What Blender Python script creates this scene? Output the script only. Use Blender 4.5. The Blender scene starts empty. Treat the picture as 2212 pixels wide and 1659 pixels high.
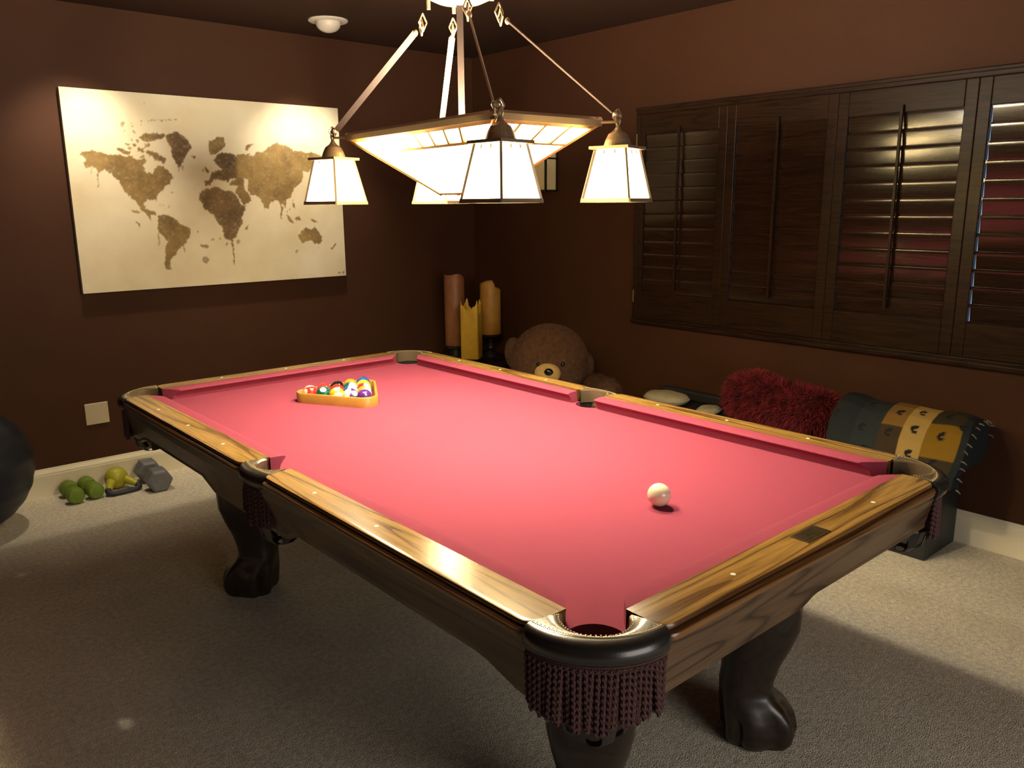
import bpy, math, random
from mathutils import Vector, Matrix
PI = math.pi
random.seed(11)
SC = bpy.context.scene
COL = SC.collection

# ------------------------------------------------------------------ camera
cam_d = bpy.data.cameras.new('camera')
cam_d.sensor_width = 36.0
cam_d.lens = 1757.0 / 2212.0 * 36.0
cam_d.clip_start = 0.02
cam = bpy.data.objects.new('camera', cam_d); COL.objects.link(cam)
_r = Vector((0.752970477, -0.658013020, -0.007370659))
_u = Vector((0.147535449, 0.157889468, 0.976372986))
_f = Vector((0.641302387, 0.736267466, -0.215966354))
M = Matrix((( _r.x, _u.x, -_f.x, -1.512728), (_r.y, _u.y, -_f.y, -1.999711), (_r.z, _u.z, -_f.z, 1.478257), (0, 0, 0, 1)))
cam.matrix_world = M
SC.camera = cam

# ------------------------------------------------------------------ world, exposure
SC.view_settings.view_transform = 'Standard'
SC.view_settings.look = 'None'
SC.view_settings.exposure = 0.0
SC.view_settings.gamma = 1.0
SC.view_settings.use_curve_mapping = False
W = bpy.data.worlds.new('dusk'); SC.world = W
W.use_nodes = True
W.node_tree.nodes['Background'].inputs[0].default_value = (0.50, 0.72, 1.0, 1)
W.node_tree.nodes['Background'].inputs[1].default_value = 0.7

WARM = (1.0, 0.88, 0.66)
BOWL_W = 210.0        # bulbs inside the glass bowl
BULB_W = 38.0          # each pendant bulb
GLASS_L = 12.0         # radiance of the lit glass
SPOT_W = 74.0         # ceiling spotlights washing the canvas

# added soft fill, shining in through an added opening behind the photographer
fl_d = bpy.data.lights.new('fill_light', 'AREA'); fl_d.shape = 'RECTANGLE'; fl_d.size = 2.0; fl_d.size_y = 1.9
fl_d.energy = 60.0; fl_d.color = (1.0, 0.86, 0.70)
fl_o = bpy.data.objects.new('fill_light', fl_d); COL.objects.link(fl_o)
fl_o.location = (-.35, -4.3, 1.15); fl_o.rotation_euler = (PI / 2, 0, 0)

# ------------------------------------------------------------------ materials
def mat(name, col, rough=0.6, metal=0.0, spec=0.5, emit=None, estr=0.0, sheen=0.0, noise=None, bump=None, coat=0.0):
    m = bpy.data.materials.new(name); m.use_nodes = True
    nt = m.node_tree; b = nt.nodes['Principled BSDF']
    b.inputs['Base Color'].default_value = (*col, 1)
    b.inputs['Roughness'].default_value = rough
    b.inputs['Metallic'].default_value = metal
    b.inputs['Specular IOR Level'].default_value = spec
    if sheen:
        b.inputs['Sheen Weight'].default_value = sheen
        b.inputs['Sheen Roughness'].default_value = 0.4
        b.inputs['Sheen Tint'].default_value = (*[min(1, c * 1.6 + 0.05) for c in col], 1)
    if coat:
        b.inputs['Coat Weight'].default_value = coat
        b.inputs['Coat Roughness'].default_value = 0.12
    if emit:
        b.inputs['Emission Color'].default_value = (*emit, 1)
        b.inputs['Emission Strength'].default_value = estr
    tc = nt.nodes.new('ShaderNodeTexCoord')
    if noise:                       # (scale, amount[, detail])
        n = nt.nodes.new('ShaderNodeTexNoise'); n.inputs['Scale'].default_value = noise[0]
        n.inputs['Detail'].default_value = noise[2] if len(noise) > 2 else 4
        nt.links.new(tc.outputs['Object'], n.inputs['Vector'])
        mr = nt.nodes.new('ShaderNodeMapRange')
        mr.inputs[1].default_value = 0.3; mr.inputs[2].default_value = 0.7
        mr.inputs[3].default_value = 1 - noise[1]; mr.inputs[4].default_value = 1 + noise[1]
        nt.links.new(n.outputs['Fac'], mr.inputs[0])
        mx = nt.nodes.new('ShaderNodeVectorMath'); mx.operation = 'SCALE'
        mx.inputs[0].default_value = col
        nt.links.new(mr.outputs[0], mx.inputs['Scale'])
        nt.links.new(mx.outputs[0], b.inputs['Base Color'])
    if bump:                        # (scale, strength, distance)
        n2 = nt.nodes.new('ShaderNodeTexNoise'); n2.inputs['Scale'].default_value = bump[0]
        n2.inputs['Detail'].default_value = 3
        nt.links.new(tc.outputs['Object'], n2.inputs['Vector'])
        bp = nt.nodes.new('ShaderNodeBump'); bp.inputs['Strength'].default_value = bump[1]
        bp.inputs['Distance'].default_value = bump[2]
        nt.links.new(n2.outputs['Fac'], bp.inputs['Height'])
        nt.links.new(bp.outputs[0], b.inputs['Normal'])
    return m

def wood(name, light, dark, rough=0.3, ring=26.0, across=(9.0, 0.55, 9.0), coat=0.0, spec=0.5):
    """oak-like wood whose grain runs along the object's local Y"""
    m = bpy.data.materials.new(name); m.use_nodes = True
    nt = m.node_tree; b = nt.nodes['Principled BSDF']; L = nt.links.new
    tc = nt.nodes.new('ShaderNodeTexCoord'); oi = nt.nodes.new('ShaderNodeObjectInfo')
    sc = nt.nodes.new('ShaderNodeVectorMath'); sc.operation = 'SCALE'; sc.inputs[0].default_value = (13, 37, 7)
    L(oi.outputs['Random'], sc.inputs['Scale'])
    ad = nt.nodes.new('ShaderNodeVectorMath'); ad.operation = 'ADD'
    L(tc.outputs['Object'], ad.inputs[0]); L(sc.outputs[0], ad.inputs[1])
    mp = nt.nodes.new('ShaderNodeVectorMath'); mp.operation = 'MULTIPLY'; mp.inputs[1].default_value = across
    L(ad.outputs[0], mp.inputs[0])
    n = nt.nodes.new('ShaderNodeTexNoise'); n.inputs['Scale'].default_value = 1.0; n.inputs['Detail'].default_value = 1.2
    n.inputs['Roughness'].default_value = 0.4
    L(mp.outputs[0], n.inputs['Vector'])
    k = nt.nodes.new('ShaderNodeMath'); k.operation = 'MULTIPLY'; k.inputs[1].default_value = ring
    L(n.outputs['Fac'], k.inputs[0])
    fr = nt.nodes.new('ShaderNodeMath'); fr.operation = 'FRACT'; L(k.outputs[0], fr.inputs[0])
    r = nt.nodes.new('ShaderNodeValToRGB')
    e = r.color_ramp.elements
    e[0].position = 0.0; e[0].color = (*[(a * .55 + c * .45) for a, c in zip(light, dark)], 1)
    e[1].position = 0.25; e[1].color = (*light, 1)
    x = e.new(0.70); x.color = (*[c * 1.02 for c in light], 1)
    x = e.new(0.93); x.color = (*dark, 1)
    L(fr.outputs[0], r.inputs[0])
    # fine pores
    mp2 = nt.nodes.new('ShaderNodeVectorMath'); mp2.operation = 'MULTIPLY'; mp2.inputs[1].default_value = (260, 9, 260)
    L(ad.outputs[0], mp2.inputs[0])
    n2 = nt.nodes.new('ShaderNodeTexNoise'); n2.inputs['Scale'].default_value = 1.0; n2.inputs['Detail'].default_value = 2
    L(mp2.outputs[0], n2.inputs['Vector'])
    mr = nt.nodes.new('ShaderNodeMapRange'); mr.inputs[1].default_value = 0.3; mr.inputs[2].default_value = 0.6
    mr.inputs[3].default_value = 0.62; mr.inputs[4].default_value = 1.0
    L(n2.outputs['Fac'], mr.inputs[0])
    mx = nt.nodes.new('ShaderNodeVectorMath'); mx.operation = 'SCALE'
    L(r.outputs[0], mx.inputs[0]); L(mr.outputs[0], mx.inputs['Scale'])
    L(mx.outputs[0], b.inputs['Base Color'])
    b.inputs['Roughness'].default_value = rough
    b.inputs['Specular IOR Level'].default_value = spec
    if coat:
        b.inputs['Coat Weight'].default_value = coat; b.inputs['Coat Roughness'].default_value = 0.15
    return m

def carpet_mat():
    m = mat('carpet', (0.78, 0.71, 0.57), 0.95, spec=0.1)
    nt = m.node_tree; b = nt.nodes['Principled BSDF']; L = nt.links.new
    tc = nt.nodes.new('ShaderNodeTexCoord')
    def nz(s, d=3):
        n = nt.nodes.new('ShaderNodeTexNoise'); n.inputs['Scale'].default_value = s; n.inputs['Detail'].default_value = d
        L(tc.outputs['Object'], n.inputs['Vector']); return n
    a, c, d = nz(5.0), nz(55.0, 4), nz(260.0, 2)
    def mr(n, lo, hi):
        r = nt.nodes.new('ShaderNodeMapRange'); r.inputs[1].default_value = .3; r.inputs[2].default_value = .7
        r.inputs[3].default_value = lo; r.inputs[4].default_value = hi; L(n.outputs['Fac'], r.inputs[0]); return r
    p = nt.nodes.new('ShaderNodeMath'); p.operation = 'MULTIPLY'
    L(mr(a, .92, 1.06).outputs[0], p.inputs[0]); L(mr(c, .80, 1.14).outputs[0], p.inputs[1])
    q = nt.nodes.new('ShaderNodeMath'); q.operation = 'MULTIPLY'
    L(p.outputs[0], q.inputs[0]); L(mr(d, .6, 1.3).outputs[0], q.inputs[1])
    mx = nt.nodes.new('ShaderNodeVectorMath'); mx.operation = 'SCALE'; mx.inputs[0].default_value = (0.78, 0.71, 0.57)
    L(q.outputs[0], mx.inputs['Scale']); L(mx.outputs[0], b.inputs['Base Color'])
    bp = nt.nodes.new('ShaderNodeBump'); bp.inputs['Strength'].default_value = .8; bp.inputs['Distance'].default_value = .006
    L(q.outputs[0], bp.inputs['Height']); L(bp.outputs[0], b.inputs['Normal'])
    return m

def ball_mat(name, col, stripe):
    m = mat(name, col, 0.12, coat=0.6)
    if stripe:
        nt = m.node_tree; b = nt.nodes['Principled BSDF']; L = nt.links.new
        tc = nt.nodes.new('ShaderNodeTexCoord'); s = nt.nodes.new('ShaderNodeSeparateXYZ'); L(tc.outputs['Object'], s.inputs[0])
        a = nt.nodes.new('ShaderNodeMath'); a.operation = 'ABSOLUTE'; L(s.outputs[2], a.inputs[0])
        g = nt.nodes.new('ShaderNodeMath'); g.operation = 'GREATER_THAN'; g.inputs[1].default_value = 0.0155; L(a.outputs[0], g.inputs[0])
        mx = nt.nodes.new('ShaderNodeMix'); mx.data_type = 'RGBA'
        mx.inputs[6].default_value = (*col, 1); mx.inputs[7].default_value = (0.80, 0.72, 0.52, 1)
        L(g.outputs[0], mx.inputs[0]); L(mx.outputs[2], b.inputs['Base Color'])
    return m

def attr_mat(name, rough=0.8, sheen=0.0, bump=None):
    m = mat(name, (0.5, 0.5, 0.5), rough, spec=0.2, bump=bump)
    nt = m.node_tree; b = nt.nodes['Principled BSDF']
    a = nt.nodes.new('ShaderNodeVertexColor'); a.layer_name = 'dye'
    nt.links.new(a.outputs['Color'], b.inputs['Base Color'])
    return m

def canvas_mat():
    """cream paper ground with the printed land taken from the 'print' attribute (R = land, G = tone)"""
    m = mat('map_canvas', (0.7, 0.66, 0.5), 0.75, spec=0.25)
    nt = m.node_tree; b = nt.nodes['Principled BSDF']; L = nt.links.new
    a = nt.nodes.new('ShaderNodeVertexColor'); a.layer_name = 'print'
    s = nt.nodes.new('ShaderNodeSeparateColor'); L(a.outputs['Color'], s.inputs[0])
    tc = nt.nodes.new('ShaderNodeTexCoord')
    def nz(sc_, d, vec=None):
        n = nt.nodes.new('ShaderNodeTexNoise'); n.inputs['Scale'].default_value = sc_; n.inputs['Detail'].default_value = d
        L(vec or tc.outputs['Object'], n.inputs['Vector']); return n
    def ramp(src, lo, hi, c0, c1):
        r = nt.nodes.new('ShaderNodeValToRGB'); e = r.color_ramp.elements
        e[0].position = lo; e[0].color = (*c0, 1); e[1].position = hi; e[1].color = (*c1, 1); L(src, r.inputs[0]); return r
    def mix(f, c0, c1):
        x = nt.nodes.new('ShaderNodeMix'); x.data_type = 'RGBA'
        L(f, x.inputs[0]); L(c0, x.inputs[6]); L(c1, x.inputs[7]); return x
    ground = ramp(nz(3.0, 6).outputs['Fac'], .3, .72, (0.58, 0.50, 0.33), (0.74, 0.69, 0.54))
    ochre = ramp(nz(9.0, 6).outputs['Fac'], .32, .68, (0.17, 0.10, 0.025), (0.34, 0.225, 0.070))
    brown = ramp(nz(11.0, 6).outputs['Fac'], .32, .68, (0.045, 0.022, 0.008), (0.16, 0.09, 0.032))
    land = mix(s.outputs[1], ochre.outputs[0], brown.outputs[0])
    f = nt.nodes.new('ShaderNodeMath'); f.operation = 'MULTIPLY'; f.inputs[1].default_value = 0.95; L(s.outputs[0], f.inputs[0])
    L(mix(f.outputs[0], ground.outputs[0], land.outputs[2]).outputs[2], b.inputs['Base Color'])
    return m

MT = {}
MT['wall'] = mat('brown_wall_paint', (0.047, 0.0160, 0.0062), 0.72, spec=0.25, bump=(160, .25, .002), noise=(1.5, .06))
MT['ceiling'] = mat('brown_ceiling_paint', (0.038, 0.0185, 0.0125), 0.9, spec=0.1, bump=(120, .3, .002))
MT['carpet'] = carpet_mat()
MT['white'] = mat('white_trim_paint', (0.72, 0.66, 0.50), 0.45)
MT['plate'] = mat('almond_plastic', (0.50, 0.44, 0.32), 0.4)
MT['shutter'] = wood('dark_shutter_wood', (0.026, 0.0115, 0.0058), (0.014, 0.0062, 0.0036), 0.36, ring=10, across=(14, .8, 14), spec=0.16)
MT['brass'] = mat('brass', (0.55, 0.38, 0.14), 0.3, 1.0)
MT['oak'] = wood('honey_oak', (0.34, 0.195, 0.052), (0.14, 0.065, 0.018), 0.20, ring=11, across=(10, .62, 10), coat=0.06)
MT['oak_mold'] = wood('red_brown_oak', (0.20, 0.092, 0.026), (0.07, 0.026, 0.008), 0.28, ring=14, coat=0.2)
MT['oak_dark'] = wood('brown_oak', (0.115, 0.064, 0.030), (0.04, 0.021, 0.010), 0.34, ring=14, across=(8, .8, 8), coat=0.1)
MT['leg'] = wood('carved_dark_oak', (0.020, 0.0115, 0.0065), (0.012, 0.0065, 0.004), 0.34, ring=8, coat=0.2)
MT['felt'] = mat('red_felt', (0.26, 0.047, 0.082), 0.95, spec=0.12, sheen=0.15, noise=(900, .10, 2), bump=(1400, .2, .0006))
MT['leather'] = mat('black_leather', (0.018, 0.016, 0.014), 0.24, spec=0.6, bump=(220, .08, .001))
MT['embossed'] = mat('embossed_leather_sheen', (0.10, 0.075, 0.045), 0.20, spec=0.9, bump=(140, .12, .001))  # black leather too; the lamps' bronze sheen is put into the base colour
MT['stitch'] = mat('gold_stitching', (0.62, 0.50, 0.26), 0.45, 0.4)
MT['fringe'] = mat('maroon_fringe', (0.055, 0.018, 0.016), 0.8, sheen=0.3, noise=(300, .3))
MT['pearl'] = mat('pearl_inlay', (0.85, 0.82, 0.70), 0.2)
MT['namepl'] = mat('dark_brass_plate', (0.16, 0.115, 0.05), 0.38, 0.85)
MT['namepl2'] = mat('engraved_brass', (0.055, 0.038, 0.018), 0.45, 0.7)
MT['slate'] = mat('dark_base_wood', (0.03, 0.018, 0.010), 0.7)
MT['bronze'] = mat('aged_bronze', (0.30, 0.215, 0.13), 0.42, 0.6)
MT['bronze_lit'] = mat('copper_bronze', (0.20, 0.135, 0.105), 0.45, 0.7)
MT['bronze_gold'] = mat('gilded_leading', (0.50, 0.34, 0.13), 0.35, 0.9)
MT['stem_bar'] = mat('dark_copper_bar', (0.028, 0.017, 0.013), 0.45, 0.3)
MT['bar'] = mat('brushed_copper_bar', (0.40, 0.285, 0.24), 0.30, 1.0)
MT['glass'] = mat('lit_opal_glass', (0.8, 0.74, 0.55), 0.35, emit=(1.0, 0.92, 0.66), estr=GLASS_L)
_g = MT['glass'].node_tree; _tr = _g.nodes.new('ShaderNodeBsdfTransparent'); _mx = _g.nodes.new('ShaderNodeMixShader')
_tr.inputs[0].default_value = (1.0, 0.90, 0.66, 1); _mx.inputs[0].default_value = 0.38      # the opal glass lets part of the bulbs' light straight through
_g.links.new(_g.nodes['Principled BSDF'].outputs[0], _mx.inputs[1]); _g.links.new(_tr.outputs[0], _mx.inputs[2])
_g.links.new(_mx.outputs[0], _g.nodes['Material Output'].inputs[0])
MT['bulb'] = mat('bulb_glass', (0.9, 0.9, 0.85), 0.3, emit=(1.0, 0.9, 0.65), estr=9.0)
_g = MT['bulb'].node_tree; _tr = _g.nodes.new('ShaderNodeBsdfTransparent'); _mx = _g.nodes.new('ShaderNodeMixShader'); _mx.inputs[0].default_value = 0.8
_g.links.new(_g.nodes['Principled BSDF'].outputs[0], _mx.inputs[1]); _g.links.new(_tr.outputs[0], _mx.inputs[2])
_g.links.new(_mx.outputs[0], _g.nodes['Material Output'].inputs[0])
MT['sconce_glass'] = mat('unlit_amber_glass', (0.70, 0.60, 0.34), 0.35)
MT['rack'] = mat('yellow_maple', (0.46, 0.25, 0.050), 0.3, noise=(30, .08), coat=.3)
MT['spot_white'] = mat('ball_number_white', (0.82, 0.76, 0.58), 0.15, coat=.5)
MT['ink'] = mat('black_ink', (0.015, 0.012, 0.01), 0.4)
MT['cue'] = mat('ivory_cue_ball', (0.84, 0.74, 0.52), 0.14, coat=.5)
MT['wax_brown'] = mat('brown_wax', (0.24, 0.095, 0.040), 0.5, noise=(18, .12))
MT['wax_gold'] = mat('golden_wax', (0.42, 0.21, 0.038), 0.5, noise=(18, .10))
MT['wax_yellow'] = mat('yellow_wax', (0.54, 0.33, 0.030), 0.5, noise=(18, .08))
MT['black_metal'] = mat('black_metal', (0.02, 0.018, 0.016), 0.35, 0.3)
MT['dark_wood'] = mat('espresso_wood', (0.022, 0.014, 0.010), 0.35)
MT['plush'] = mat('brown_plush', (0.075, 0.034, 0.016), 1.0, sheen=.3, noise=(40, .3))
MT['plush_tan'] = mat('tan_plush', (0.50, 0.34, 0.125), 1.0, sheen=.3, noise=(60, .12))
MT['black_gloss'] = mat('black_gloss', (0.008, 0.008, 0.008), 0.2)
MT['bench'] = mat('black_bench_vinyl', (0.016, 0.017, 0.018), 0.45, bump=(300, .1, .001))
MT['red_fur'] = mat('red_fur', (0.20, 0.014, 0.022), 0.85, sheen=.3, noise=(18, .55))
MT['cream'] = mat('cream_fabric', (0.36, 0.32, 0.22), 0.9, noise=(40, .08))
MT['ball_blue'] = mat('dark_navy_vinyl', (0.012, 0.014, 0.022), 0.42, spec=.4)
MT['green'] = mat('green_neoprene', (0.13, 0.20, 0.014), 0.6, noise=(50, .12))
MT['yellow'] = mat('yellow_vinyl', (0.36, 0.34, 0.022), 0.4)
MT['grey_iron'] = mat('grey_iron', (0.13, 0.13, 0.145), 0.55, noise=(60, .15))
MT['navy_rubber'] = mat('navy_rubber', (0.016, 0.018, 0.035), 0.6)
MT['off_white'] = mat('white_enamel', (0.62, 0.58, 0.52), 0.35)
MT['tassel'] = mat('cream_tassel', (0.13, 0.115, 0.09), 0.9)
MT['pane'] = None

# ------------------------------------------------------------------ mesh building
class MB:
    def __init__(s): s.v = []; s.f = []; s.mi = []
    def add(s, vs, fs, mi=0):
        o = len(s.v); s.v += [tuple(v) for v in vs]
        s.f += [tuple(i + o for i in f) for f in fs]; s.mi += [mi] * len(fs); return s
    def box(s, x0, x1, y0, y1, z0, z1, mi=0):
        vs = [(x, y, z) for z in (z0, z1) for y in (y0, y1) for x in (x0, x1)]
        return s.add(vs, [(0, 2, 3, 1), (4, 5, 7, 6), (0, 1, 5, 4), (2, 6, 7, 3), (0, 4, 6, 2), (1, 3, 7, 5)], mi)
    def loft(s, rings, closed=True, caps=True, mi=0, loop=False):
        n = len(rings[0]); vs = [p for r in rings for p in r]; fs = []
        m = len(rings)
        for i in range(m if loop else m - 1):
            a, b = i * n, ((i + 1) % m) * n
            for j in range(n if closed else n - 1):
                k = (j + 1) % n
                fs.append((a + j, a + k, b + k, b + j))
        if caps and closed and not loop:
            fs.append(tuple(range(n))[::-1]); fs.append(tuple((m - 1) * n + j for j in range(n)))
        return s.add(vs, fs, mi)
    def tube(s, pts, r, n=10, mi=0, caps=True, sx=1.0, up=None):
        pts = [Vector(p) for p in pts]; rings = []
        rs = r if isinstance(r, (list, tuple)) else [r] * len(pts)
        ref = Vector(up) if up else None
        for i, p in enumerate(pts):
            d = (pts[min(i + 1, len(pts) - 1)] - pts[max(i - 1, 0)]).normalized()
            if ref is None or abs(ref.dot(d)) > .999: ref = Vector((0, 0, 1)) if abs(d.z) < .95 else Vector((1, 0, 0))
            a = (ref - d * ref.dot(d)).normalized(); b = d.cross(a)
            if up is None: ref = a
            rings.append([p + a * math.cos(2 * PI * k / n) * rs[i] + b * math.sin(2 * PI * k / n) * rs[i] * sx for k in range(n)])
        return s.loft(rings, True, caps, mi)
    def lathe(s, prof, n=32, c=(0, 0, 0), mi=0):
        rings = [[(c[0] + r * math.cos(2 * PI * k / n), c[1] + r * math.sin(2 * PI * k / n), c[2] + z) for k in range(n)] for r, z in prof]
        return s.loft(rings, True, True, mi)
    def prism(s, poly, z0, z1, mi=0):
        n = len(poly); vs = [(x, y, z0) for x, y in poly] + [(x, y, z1) for x, y in poly]
        fs = [tuple(range(n))[::-1], tuple(range(n, 2 * n))] + [(i, (i + 1) % n, n + (i + 1) % n, n + i) for i in range(n)]
        return s.add(vs, fs, mi)
    def ell(s, c, r, nu=24, nv=14, mi=0, e=1.0, rot=None, fn=None):
        """ellipsoid (superellipsoid when e<1)"""
        sg = lambda x: math.copysign(abs(x) ** e, x)
        rings = []
        for i in range(1, nv):
            t = -PI / 2 + PI * i / nv; ring = []
            for k in range(nu):
                a = 2 * PI * k / nu
                p = Vector((r[0] * sg(math.cos(t)) * sg(math.cos(a)), r[1] * sg(math.cos(t)) * sg(math.sin(a)), r[2] * sg(math.sin(t))))
                if fn: p = fn(p)
                if rot: p = rot @ p
                ring.append(p + Vector(c))
            rings.append(ring)
        o = len(s.v); s.loft(rings, True, False, mi)
        bot = Vector((0, 0, -r[2])); top = Vector((0, 0, r[2]))
        if fn: bot = fn(bot); top = fn(top)
        if rot: bot = rot @ bot; top = rot @ top
        m = len(s.v); s.v += [tuple(bot + Vector(c)), tuple(top + Vector(c))]
        last = o + (nv - 2) * nu
        for k in range(nu):
            s.f.append((m, o + (k + 1) % nu, o + k)); s.mi.append(mi)
            s.f.append((m + 1, last + k, last + (k + 1) % nu)); s.mi.append(mi)
        return s
    def xform(s, M, start=0):
        s.v[start:] = [tuple(M @ Vector(p)) for p in s.v[start:]]; return s
    def fur(s, n, length, width, droop=0.3, mi=0, rnd=None, where=None):
        """short tapering blades growing from the faces built so far"""
        rnd = rnd or random.Random(5)
        V = [Vector(v) for v in s.v]; tris = []
        for f in s.f:
            for i in range(1, len(f) - 1): tris.append((f[0], f[i], f[i + 1]))
        ar = []; acc = 0
        for t in tris:
            acc += (V[t[1]] - V[t[0]]).cross(V[t[2]] - V[t[0]]).length; ar.append(acc)
        import bisect
        vs = []; fs = []
        for _ in range(n):
            t = tris[min(bisect.bisect_left(ar, rnd.random() * acc), len(tris) - 1)]
            a, b = rnd.random(), rnd.random()
            if a + b > 1: a, b = 1 - a, 1 - b
            p = V[t[0]] + (V[t[1]] - V[t[0]]) * a + (V[t[2]] - V[t[0]]) * b
            if where and not where(p): continue
            nr = (V[t[1]] - V[t[0]]).cross(V[t[2]] - V[t[0]])
            if nr.length < 1e-12: continue
            nr.normalize()
            d = (nr + Vector((rnd.gauss(0, .35), rnd.gauss(0, .35), rnd.gauss(0, .35) - droop * .6))).normalized()
            sd = d.cross(Vector((rnd.random() - .5, rnd.random() - .5, rnd.random() - .5)))
            if sd.length < 1e-6: continue
            sd.normalize(); l = length * rnd.uniform(.6, 1.15)
            q = p + d * l * .55; e = p + d * l + Vector((0, 0, -droop * l * .35))
            o = len(vs)
            vs += [p - nr * .002 - sd * width, p - nr * .002 + sd * width, q + sd * width * .7, q - sd * width * .7, e]
            fs += [(o, o + 1, o + 2, o + 3), (o + 3, o + 2, o + 4)]
        return s.add(vs, fs, mi)
    def mesh(s, name, mats, smooth=False, angle=40):
        me = bpy.data.meshes.new(name); me.from_pydata(s.v, [], s.f); me.update()
        for m in (mats if isinstance(mats, (list, tuple)) else [mats]): me.materials.append(m)
        if any(s.mi): me.polygons.foreach_set('material_index', s.mi)
        import bmesh
        bm = bmesh.new(); bm.from_mesh(me); bmesh.ops.recalc_face_normals(bm, faces=bm.faces[:])
        if smooth:
            for f in bm.faces: f.smooth = True
            for e in bm.edges:
                if len(e.link_faces) == 2 and e.calc_face_angle(0) > math.radians(angle): e.smooth = False
        bm.to_mesh(me); bm.free()
        return me

def link(name, me, parent=None, loc=(0, 0, 0), rotz=0.0, kind=None, bevel=0.0, seg=2, rot=None):
    o = bpy.data.objects.new(name, me); COL.objects.link(o)
    o.location = loc; o.rotation_euler = rot if rot else (0, 0, rotz)
    if parent: o.parent = parent
    if kind: o['kind'] = kind
    if bevel:
        b = o.modifiers.new('soft_edges', 'BEVEL'); b.width = bevel; b.segments = seg; b.limit_method = 'ANGLE'; b.angle_limit = math.radians(35)
    return o
def build(name, mb, mats, parent=None, world=False, smooth=False, **kw):
    """one mesh object; world=True when the vertices are in world space under a parent that only translates"""
    o = link(name, mb.mesh(name, mats, smooth), parent, **kw)
    if world and parent:
        r = parent; off = Vector(parent.location)
        while r.parent: r = r.parent; off += Vector(r.location)
        o.location = -off
    return o
def tag(o, label, cat, group=None):
    o['label'] = label; o['category'] = cat
    if group: o['group'] = group
    return o
def thing(name, label, cat, loc=(0, 0, 0), rotz=0.0, group=None):
    o = bpy.data.objects.new(name, None); COL.objects.link(o)
    o.empty_display_size = .1; o.location = loc; o.rotation_euler = (0, 0, rotz)
    return tag(o, label, cat, group)
def copy_tree(o, parent=None):
    c = o.copy(); COL.objects.link(c)
    if parent: c.parent = parent
    for ch in list(o.children): copy_tree(ch, c)
    return c
# ================================================================== THE ROOM
XR, YB, ZC = 2.20, 2.66, 2.46          # right wall, back wall, ceiling
XL, YF = -2.9, -3.4                    # walls behind the photographer
build('floor', MB().box(XL - .15, XR + .15, YF - .15, YB + .15, -.12, 0), MT['carpet'], kind='structure')
build('ceiling', MB().box(XL - .15, XR + .15, YF - .15, YB + .15, ZC, ZC + .12), MT['ceiling'], kind='structure')
build('wall_back', MB().box(XL - .15, XR + .15, YB, YB + .15, 0, ZC), MT['wall'], kind='structure')
build('wall_left', MB().box(XL - .15, XL, YF, YB, 0, ZC), MT['wall'], kind='structure')
wf = MB(); DX0, DX1, DZ = -1.35, .65, 2.06         # wide doorway added to let the fill light in
wf.box(XL - .15, DX0, YF - .15, YF, 0, ZC); wf.box(DX1, XR + .15, YF - .15, YF, 0, ZC); wf.box(DX0, DX1, YF - .15, YF, DZ, ZC)
build('wall_front', wf, MT['wall'], kind='structure')
dt = MB(); dt.box(DX0 - .06, DX0, YF - .16, YF + .015, 0, DZ + .06); dt.box(DX1, DX1 + .06, YF - .16, YF + .015, 0, DZ + .06); dt.box(DX0, DX1, YF - .16, YF + .015, DZ, DZ + .06)
build('added_doorway', dt, MT['white'], kind='structure')  # casing round the added opening
WY0, WY1, WZ0, WZ1 = -1.255, 1.128, .825, 1.965     # opening in the right wall
wr = MB()
wr.box(XR, XR + .15, YF, WY0, 0, ZC); wr.box(XR, XR + .15, WY1, YB, 0, ZC)
wr.box(XR, XR + .15, WY0, WY1, 0, WZ0); wr.box(XR, XR + .15, WY0, WY1, WZ1, ZC)
build('wall_right', wr, MT['wall'], kind='structure')

def baseboard(name, a, b, out):
    """moulded skirting from a to b, profile standing out along out"""
    prof = [(0, 0), (.015, 0), (.015, .112), (.0135, .116), (.0135, .122), (.011, .128), (.006, .140), (.004, .148), (0, .148)]
    rings = [[(p[0] + out[0] * d, p[1] + out[1] * d, z) for d, z in prof] for p in (a, b)]
    return build(name, MB().loft(rings), MT['white'], kind='structure')
baseboard('baseboard_back', (XL, YB), (XR - .015, YB), (0, -1))
baseboard('baseboard_right', (XR, YF), (XR, YB), (-1, 0))
baseboard('baseboard_left', (XL, YF), (XL, YB), (1, 0))
baseboard('baseboard_front', (XL, YF), (-1.41, YF), (0, 1))

# ------------------------------------------------------------------ window with wooden shutters
win = MB()
fy0, fy1, fz0, fz1 = WY0 - .022, WY1 + .022, .795, 1.992
def frame_bar(mb, y0, y1, z0, z1, x0=XR - .022, x1=XR + .05): mb.box(x0, x1, y0, y1, z0, z1)
frame_bar(win, fy0, fy1, fz1 - .030, fz1); frame_bar(win, fy0, fy1, fz0, fz0 + .030)
frame_bar(win, fy1 - .024, fy1, fz0 + .03, fz1 - .03); frame_bar(win, fy0, fy0 + .024, fz0 + .03, fz1 - .03)
win.box(XR - .034, XR, fy0, fy1, fz1 - .012, fz1 + .006)         # raised lip along the top
win.box(XR - .040, XR, fy0, fy1, fz0 - .006, fz0 + .016)         # and along the bottom
w1 = build('window_1', win, MT['shutter'], kind='structure', bevel=.004)
gl = bpy.data.materials.new('window_glass'); gl.use_nodes = True
gb = gl.node_tree.nodes['Principled BSDF']
gb.inputs['Roughness'].default_value = 0.02; gb.inputs['Transmission Weight'].default_value = 1.0; gb.inputs['IOR'].default_value = 1.45
build('glass', MB().box(XR + .115, XR + .121, WY0, WY1, WZ0, WZ1), gl, w1, kind='structure')

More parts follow.
